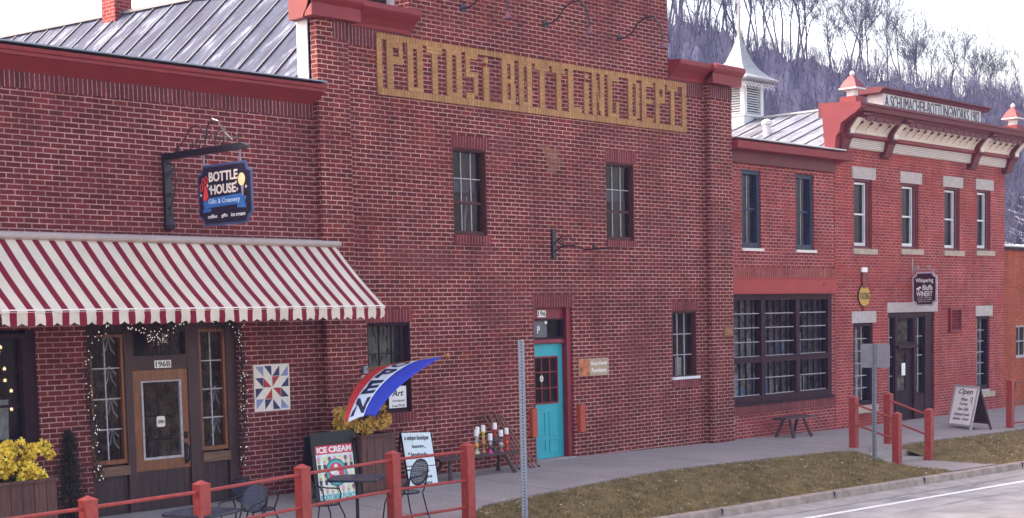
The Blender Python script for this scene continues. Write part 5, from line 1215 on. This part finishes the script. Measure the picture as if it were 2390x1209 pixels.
# candle holders on the bench
cols = [((.7,.3,.03),(.35,.45,.5),(.6,.5,.2)), ((.5,.25,.08),(.7,.55,.1),(.45,.2,.1)), ((.1,.05,.05),(.5,.5,.55),(.6,.05,.3)), ((.08,.06,.06),(.7,.35,.1),(.2,.3,.4)), ((.08,.06,.07),(.5,.04,.03),(.1,.08,.08)), ((.45,.42,.4),(.1,.1,.1),(.3,.1,.08)), ((.7,.06,.02),(.6,.03,.02),(.5,.02,.02))]
names = ["orange and blue", "wooden brown", "short pink footed", "small black and gold", "slim black with red ball", "short grey and black", "all red"]
spots = [(7.98,-.55,.33,.30),(8.20,-.5,.33,.36),(8.24,-.62,.33,.22),(8.08,-.48,.33,.34),(8.46,-.52,.33,.38),(8.50,-.62,.33,.26),(8.70,-.56,.33,.28)]
CM = {}
for i, ((x, y, z, h), cc) in enumerate(zip(spots, cols)):
    o = empty("candle_holder", (x,y,z), "%s painted candle holder with white candle on the long bench" % names[i], "candle holder", "candle holders on the bench")
    k = h
    MB().lathe([(.045,0),(.045,.02*k/.3),(.02,.05*k/.3),(.018,.09*k/.3)], (x,y,z), 10).build("foot", mat("glaze_%d_foot" % i, cc[2], .3), o, smooth=False)
    MB().lathe([(.018,.09*k/.3),(.04,.13*k/.3),(.042,.16*k/.3),(.02,.19*k/.3)], (x,y,z), 10).build("ball", mat("glaze_%d_ball" % i, cc[0], .3), o, smooth=True)
    MB().lathe([(.02,.19*k/.3),(.025,.22*k/.3),(.015,.25*k/.3),(.045,k-.01),(.045,k)], (x,y,z), 10).build("neck", mat("glaze_%d_neck" % i, cc[1], .3), o)
    MB().lathe([(.036,k),(.036,k+.1),(.03,k+.105)], (x,y,z), 12).build("candle", M['paper'], o, smooth=False)
# walking sticks
stk = [(8.70,.12,.90),(8.80,.12,.92),(8.88,.13,.86),(8.96,.12,.93),(9.06,.14,.88),(9.15,.14,.86),(9.28,.14,.66)]
tips = ["leftmost", "second from the left", "third from the left", "middle, tallest", "third from the right", "second from the right", "rightmost, shorter"]
for i, (x, dx, h) in enumerate(stk):
    o = empty("walking_stick", (x+dx,-.6,0), "%s carved walking stick leaning on the wall left of the turquoise door" % tips[i], "walking stick", "walking sticks leaning on the wall")
    p0 = Vector((x+dx+.1,-.55,-.02)); p1 = Vector((x,-.05,h)); pts = [p0.lerp(p1,k/8)+Vector((.006*math.sin(k*2.1+i),0,0)) for k in range(9)]
    MB().tube(pts, [.012+.003*((k+i)%3) for k in range(9)], 6).build("shaft", M['walkdark'], o)
    MB().lathe([(.01,-.03),(.024,-.01),(.024,.02),(.01,.035)], p1, 8).build("knob", M['walkdark'], o, smooth=True)
    MB().lathe([(.016,0),(.016,.03)], p0, 8).build("rubber_tip", M['black'], o)
# ------------------------------------------------------------------ street sign posts
def uchannel(x, y, z0, z1, rz_, lab, sign):
    o = empty("sign_post", (x,y,z0), lab, "sign post"); Mx = Matrix.Translation((x,y,0)) @ Matrix.Rotation(rz_,4,'Z')
    m_ = MB(); m_.box(-.022,.022,-.003,.003,z0-.2,z1); m_.box(-.034,-.022,-.003,.022,z0-.2,z1); m_.box(.022,.034,-.003,.022,z0-.2,z1); m_.box(-.046,-.034,.016,.022,z0-.2,z1); m_.box(.034,.046,.016,.022,z0-.2,z1)
    m_.xf(Mx); m_.build("post", M['galv'], o)
    h = MB(); z = z0+.05
    while z < z1-.02: h.box(-.009,.009,-.0045,-.003,z,z+.018); z += .045
    h.xf(Mx); h.build("punched_holes", M['hole'], o, kind=None)
    return o, Mx
o, Mx = uchannel(5.9,-3.5,-.5,2.235,R(-45),"tall perforated steel post with a sign seen edge-on at the lawn's left end", None)
a_ = math.atan2(15.04,15.98)
m_ = MB(); m_.box(0,.46,-.004,.004,1.72,2.25); m_.xf(Matrix.Translation((5.92,-3.48,0)) @ Matrix.Rotation(a_-R(4.5),4,'Z')); m_.build("sign_plate", M['signback'], o)
o, Mx = uchannel(15.66,-3.56,-.47,1.92,R(-90),"perforated steel post with grey sign back on the lawn left of the steps", None)
r = .04; y0, y1, z0, z1 = -3.88, -3.28, 1.47, 1.92; pts = []
for cy, cz, a0 in ((y1-r,z0+r,-90),(y1-r,z1-r,0),(y0+r,z1-r,90),(y0+r,z0+r,180)):
    pts += [(cy+r*math.cos(R(a0+k*30)), cz+r*math.sin(R(a0+k*30))) for k in range(4)]
MB().prism_x(pts, 15.69, 15.694).build("sign_plate", M['signback'], o)
# ------------------------------------------------------------------ hillside and bare trees
CAMP = Vector((-9.80317867,-17.83923997,2.55316654))
ridge = [(114.9,95.9,40.1),(118.6,84.0,35.0),(113.6,74.1,31.4),(114.2,70.4,30.5),(114.7,65.2,27.9),(114.7,60.4,26.4),(115.6,56.4,24.8),(116.4,52.4,23.5),(117.1,48.5,22.4),(117.8,44.7,21.4),(117.9,41.5,20.4),(117.4,39.0,19.7),(117.5,31.3,17.4),(110.6,16.1,13.8)]   # crest
def hillpt(i, t):
    x, y, z = ridge[i]; v = Vector((x,y,0))-Vector((CAMP.x,CAMP.y,0)); d = v.length; v.normalize()
    base = Vector((CAMP.x,CAMP.y,0))+v*(d*.45)
    p = base.lerp(Vector((x,y,0)), t); s = t*t*(3-2*t)
    p.z = -1 + (z+1)*(.35*t+.65*s) if t <= 1 else z-(t-1)*30
    return p
def hillxy(u, t):   # u 0..1 along ridge
    f = u*(len(ridge)-1); i = min(int(f), len(ridge)-2); return hillpt(i, t).lerp(hillpt(i+1, t), f-i)
hm = MB(); nu, nv = 90, 26
for i in range(nu+1):
    for j in range(nv+1):
        p = hillxy(i/nu, j/nv*1.5); hm.v.append((p.x, p.y, p.z+.5*math.sin(i*.9+j*.7)+.35*math.sin(i*2.3-j)))
for i in range(nu):
    for j in range(nv): hm.f.append((i*(nv+1)+j, i*(nv+1)+j+1, (i+1)*(nv+1)+j+1, (i+1)*(nv+1)+j))
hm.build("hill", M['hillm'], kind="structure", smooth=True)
def tree_mesh(seed, H):
    r = random.Random(seed); tk = MB(); br = MB()
    def grow(p, d, L, rad, lev, mb):
        n = 4; pts = [p]; rs = [rad]; q = p.copy(); dd_ = d.copy()
        for k in range(n):
            dd_ = (dd_ + Vector((r.gauss(0,.10),r.gauss(0,.10),r.gauss(0,.05)+(.05 if lev else 0)))).normalized(); q = q+dd_*(L/n); pts.append(q.copy()); rs.append(rad*(1-.75*(k+1)/n) if lev else rad*(1-.62*(k+1)/n))
        mb.tube(pts, rs, 5 if lev == 0 else 3, caps=False)
        if lev >= 4: return
        nb_ = [8,5,4,2][lev]
        for k in range(nb_):
            t = r.uniform(.38,1) if lev == 0 else r.uniform(.25,1); i = min(int(t*n), n-1); bp_ = pts[i].lerp(pts[i+1], t*n-i)
            ax = (pts[i+1]-pts[i]).normalized(); side = Vector((r.gauss(0,1),r.gauss(0,1),r.gauss(0,1))); side = (side-ax*side.dot(ax)).normalized(); an = r.uniform(.35,.85)
            nd = (ax*math.cos(an)+side*math.sin(an)); nd.z += .18; nd.normalize()
            grow(bp_, nd, L*r.uniform(.38,.6), max(.034, rs[i]*r.uniform(.4,.6)), lev+1, br)
    grow(Vector((0,0,-.6)), Vector((r.gauss(0,.07),r.gauss(0,.07),1)).normalized(), H, H*.012+.03, 0, tk)
    return tk, br
protos = []
tree_spots = []
rt = random.Random(21)
for i in range(104):
    if i < 92: u = .12+.82*rt.random()**1.5; t = rt.uniform(.95,1.05)
    else: u = .12+.6*rt.random(); t = rt.uniform(.8,.94)
    p = hillxy(min(u,.99), t); tree_spots.append((p, max(.27, .74-.62*u)*rt.uniform(.7,1.2)*(1 if t > .93 else .6)))
for i, (p, s) in enumerate(tree_spots):
    k = i % 6
    if i < 6:
        tk, br = tree_mesh(100+i, 13)
        o = empty("bare_tree", p, "bare leafless deciduous tree in the blue grey wood on the hillside", "tree", "bare trees along the hillside crest")
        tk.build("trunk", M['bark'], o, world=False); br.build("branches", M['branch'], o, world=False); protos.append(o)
    else:
        o = copy_tree(protos[k])
    o.location = p; o.rotation_euler = (0,0,rt.uniform(0,6.28)); o.scale = (s,s,s*rt.uniform(.9,1.15))
# far wood that reads as one mass
wd = MB()
for i in range(5200):
    u = rt.uniform(.08,.95); t = rt.uniform(.3,.97); p = hillxy(u, t); h = rt.uniform(.7,2.2); w_ = rt.uniform(.03,.09); a = rt.uniform(0,3.14); dx, dy = math.cos(a)*w_, math.sin(a)*w_; lx_ = rt.uniform(-.3,.3)
    wd.add([(p.x-dx,p.y-dy,p.z-.5),(p.x+dx,p.y+dy,p.z-.5),(p.x+lx_,p.y+rt.uniform(-.8,.8),p.z+h)], [(0,1,2)])
    for b_ in range(5):
        f_ = rt.uniform(.3,.9); q0 = Vector((p.x+lx_*f_,p.y,p.z+h*f_)); q1 = q0+Vector((rt.uniform(-.8,.8),rt.uniform(-.8,.8),rt.uniform(.4,1.2))); sd = Vector((.03,.03,0)); wd.add([q0-sd,q0+sd,q1], [(0,1,2)])
wd.build("hillside_wood", mat("blue_grey_brush", (.030,.032,.072), .95, .4, .3), kind="stuff")  # same blue haze tint mixed into the brush colour
# snow patches low on the hill
sp = MB()
for i in range(60):
    p = hillxy(rt.uniform(.75,.92), rt.uniform(.3,.5)); s = rt.uniform(.2,.7)
    sp.add([(p.x-s,p.y-s*.4,p.z+.4),(p.x+s,p.y-s*.5,p.z+.35),(p.x+s*.7,p.y+s*.8,p.z+.7),(p.x-s*.8,p.y+s*.7,p.z+.7)], [(0,1,2,3)])
sp.build("snow_patches", M['white'], kind="stuff")
HAZE = 0.0006
if HAZE:
    hz = MB().box(-60,150,-60,125,-1.9,58); m = bpy.data.materials.new("blue_haze"); m.use_nodes = True; nt = m.node_tree; nt.nodes.clear()
    out = N(nt, "ShaderNodeOutputMaterial"); pv = N(nt, "ShaderNodeVolumePrincipled"); pv.inputs["Color"].default_value = (.45,.5,1.0,1); pv.inputs["Density"].default_value = HAZE; pv.inputs["Anisotropy"].default_value = .0
    nt.links.new(pv.outputs[0], out.inputs["Volume"]); hz.build("haze", m, kind="stuff")
# ------------------------------------------------------------------ camera, light, sky
cam = bpy.data.cameras.new("Camera"); co = bpy.data.objects.new("Camera", cam); COL.objects.link(co); scene.camera = co
f, yaw, pitch, roll = 3516.6, .823115, -.085284, -.0228220
cy, sy = math.cos(yaw), math.sin(yaw); cpi, spi = math.cos(pitch), math.sin(pitch)
fwd = Vector((sy*cpi, cy*cpi, spi)); right = Vector((cy,-sy,0)); up = right.cross(fwd)
rr_ = right*math.cos(roll)+up*math.sin(roll); uu_ = -right*math.sin(roll)+up*math.cos(roll)
co.matrix_world = Matrix(((rr_.x,uu_.x,-fwd.x,CAMP.x),(rr_.y,uu_.y,-fwd.y,CAMP.y),(rr_.z,uu_.z,-fwd.z,CAMP.z),(0,0,0,1)))
cam.sensor_width = 36; cam.sensor_fit = 'HORIZONTAL'; cam.lens = f/2390*36; cam.shift_y = (1043.436-604.5)/2390; cam.clip_end = 2000; cam.clip_start = .1
AZ, EL = R(-25), R(46)      # azimuth from +Y toward +X
sdir = Vector((math.sin(AZ)*math.cos(EL), math.cos(AZ)*math.cos(EL), math.sin(EL)))
sun = bpy.data.lights.new("Sun", 'SUN'); sun.energy = 1.1; sun.angle = R(8); sun.color = (1,.94,.86)
so = bpy.data.objects.new("Sun", sun); COL.objects.link(so); so.rotation_euler = (-sdir).to_track_quat('-Z','Y').to_euler()
w = bpy.data.worlds.new("World"); scene.world = w; w.use_nodes = True; nt = w.node_tree
sky = N(nt, "ShaderNodeTexSky"); sky.sky_type = 'NISHITA'; sky.sun_disc = False; sky.sun_elevation = EL; sky.sun_rotation = AZ; sky.air_density = 1.2; sky.dust_density = 4; sky.ozone_density = 1.5
mxs = N(nt, "ShaderNodeMix", data_type='RGBA', blend_type='MULTIPLY'); mxs.inputs[0].default_value = 1; mxs.inputs[7].default_value = (1.17,.955,.81,1)
nt.links.new(sky.outputs[0], mxs.inputs[6]); nt.links.new(mxs.outputs[2], nt.nodes["Background"].inputs[0]); nt.nodes["Background"].inputs[1].default_value = .12
scene.view_settings.view_transform = 'Standard'; scene.view_settings.look = 'None'; scene.view_settings.gamma = 1; scene.view_settings.exposure = 2.5
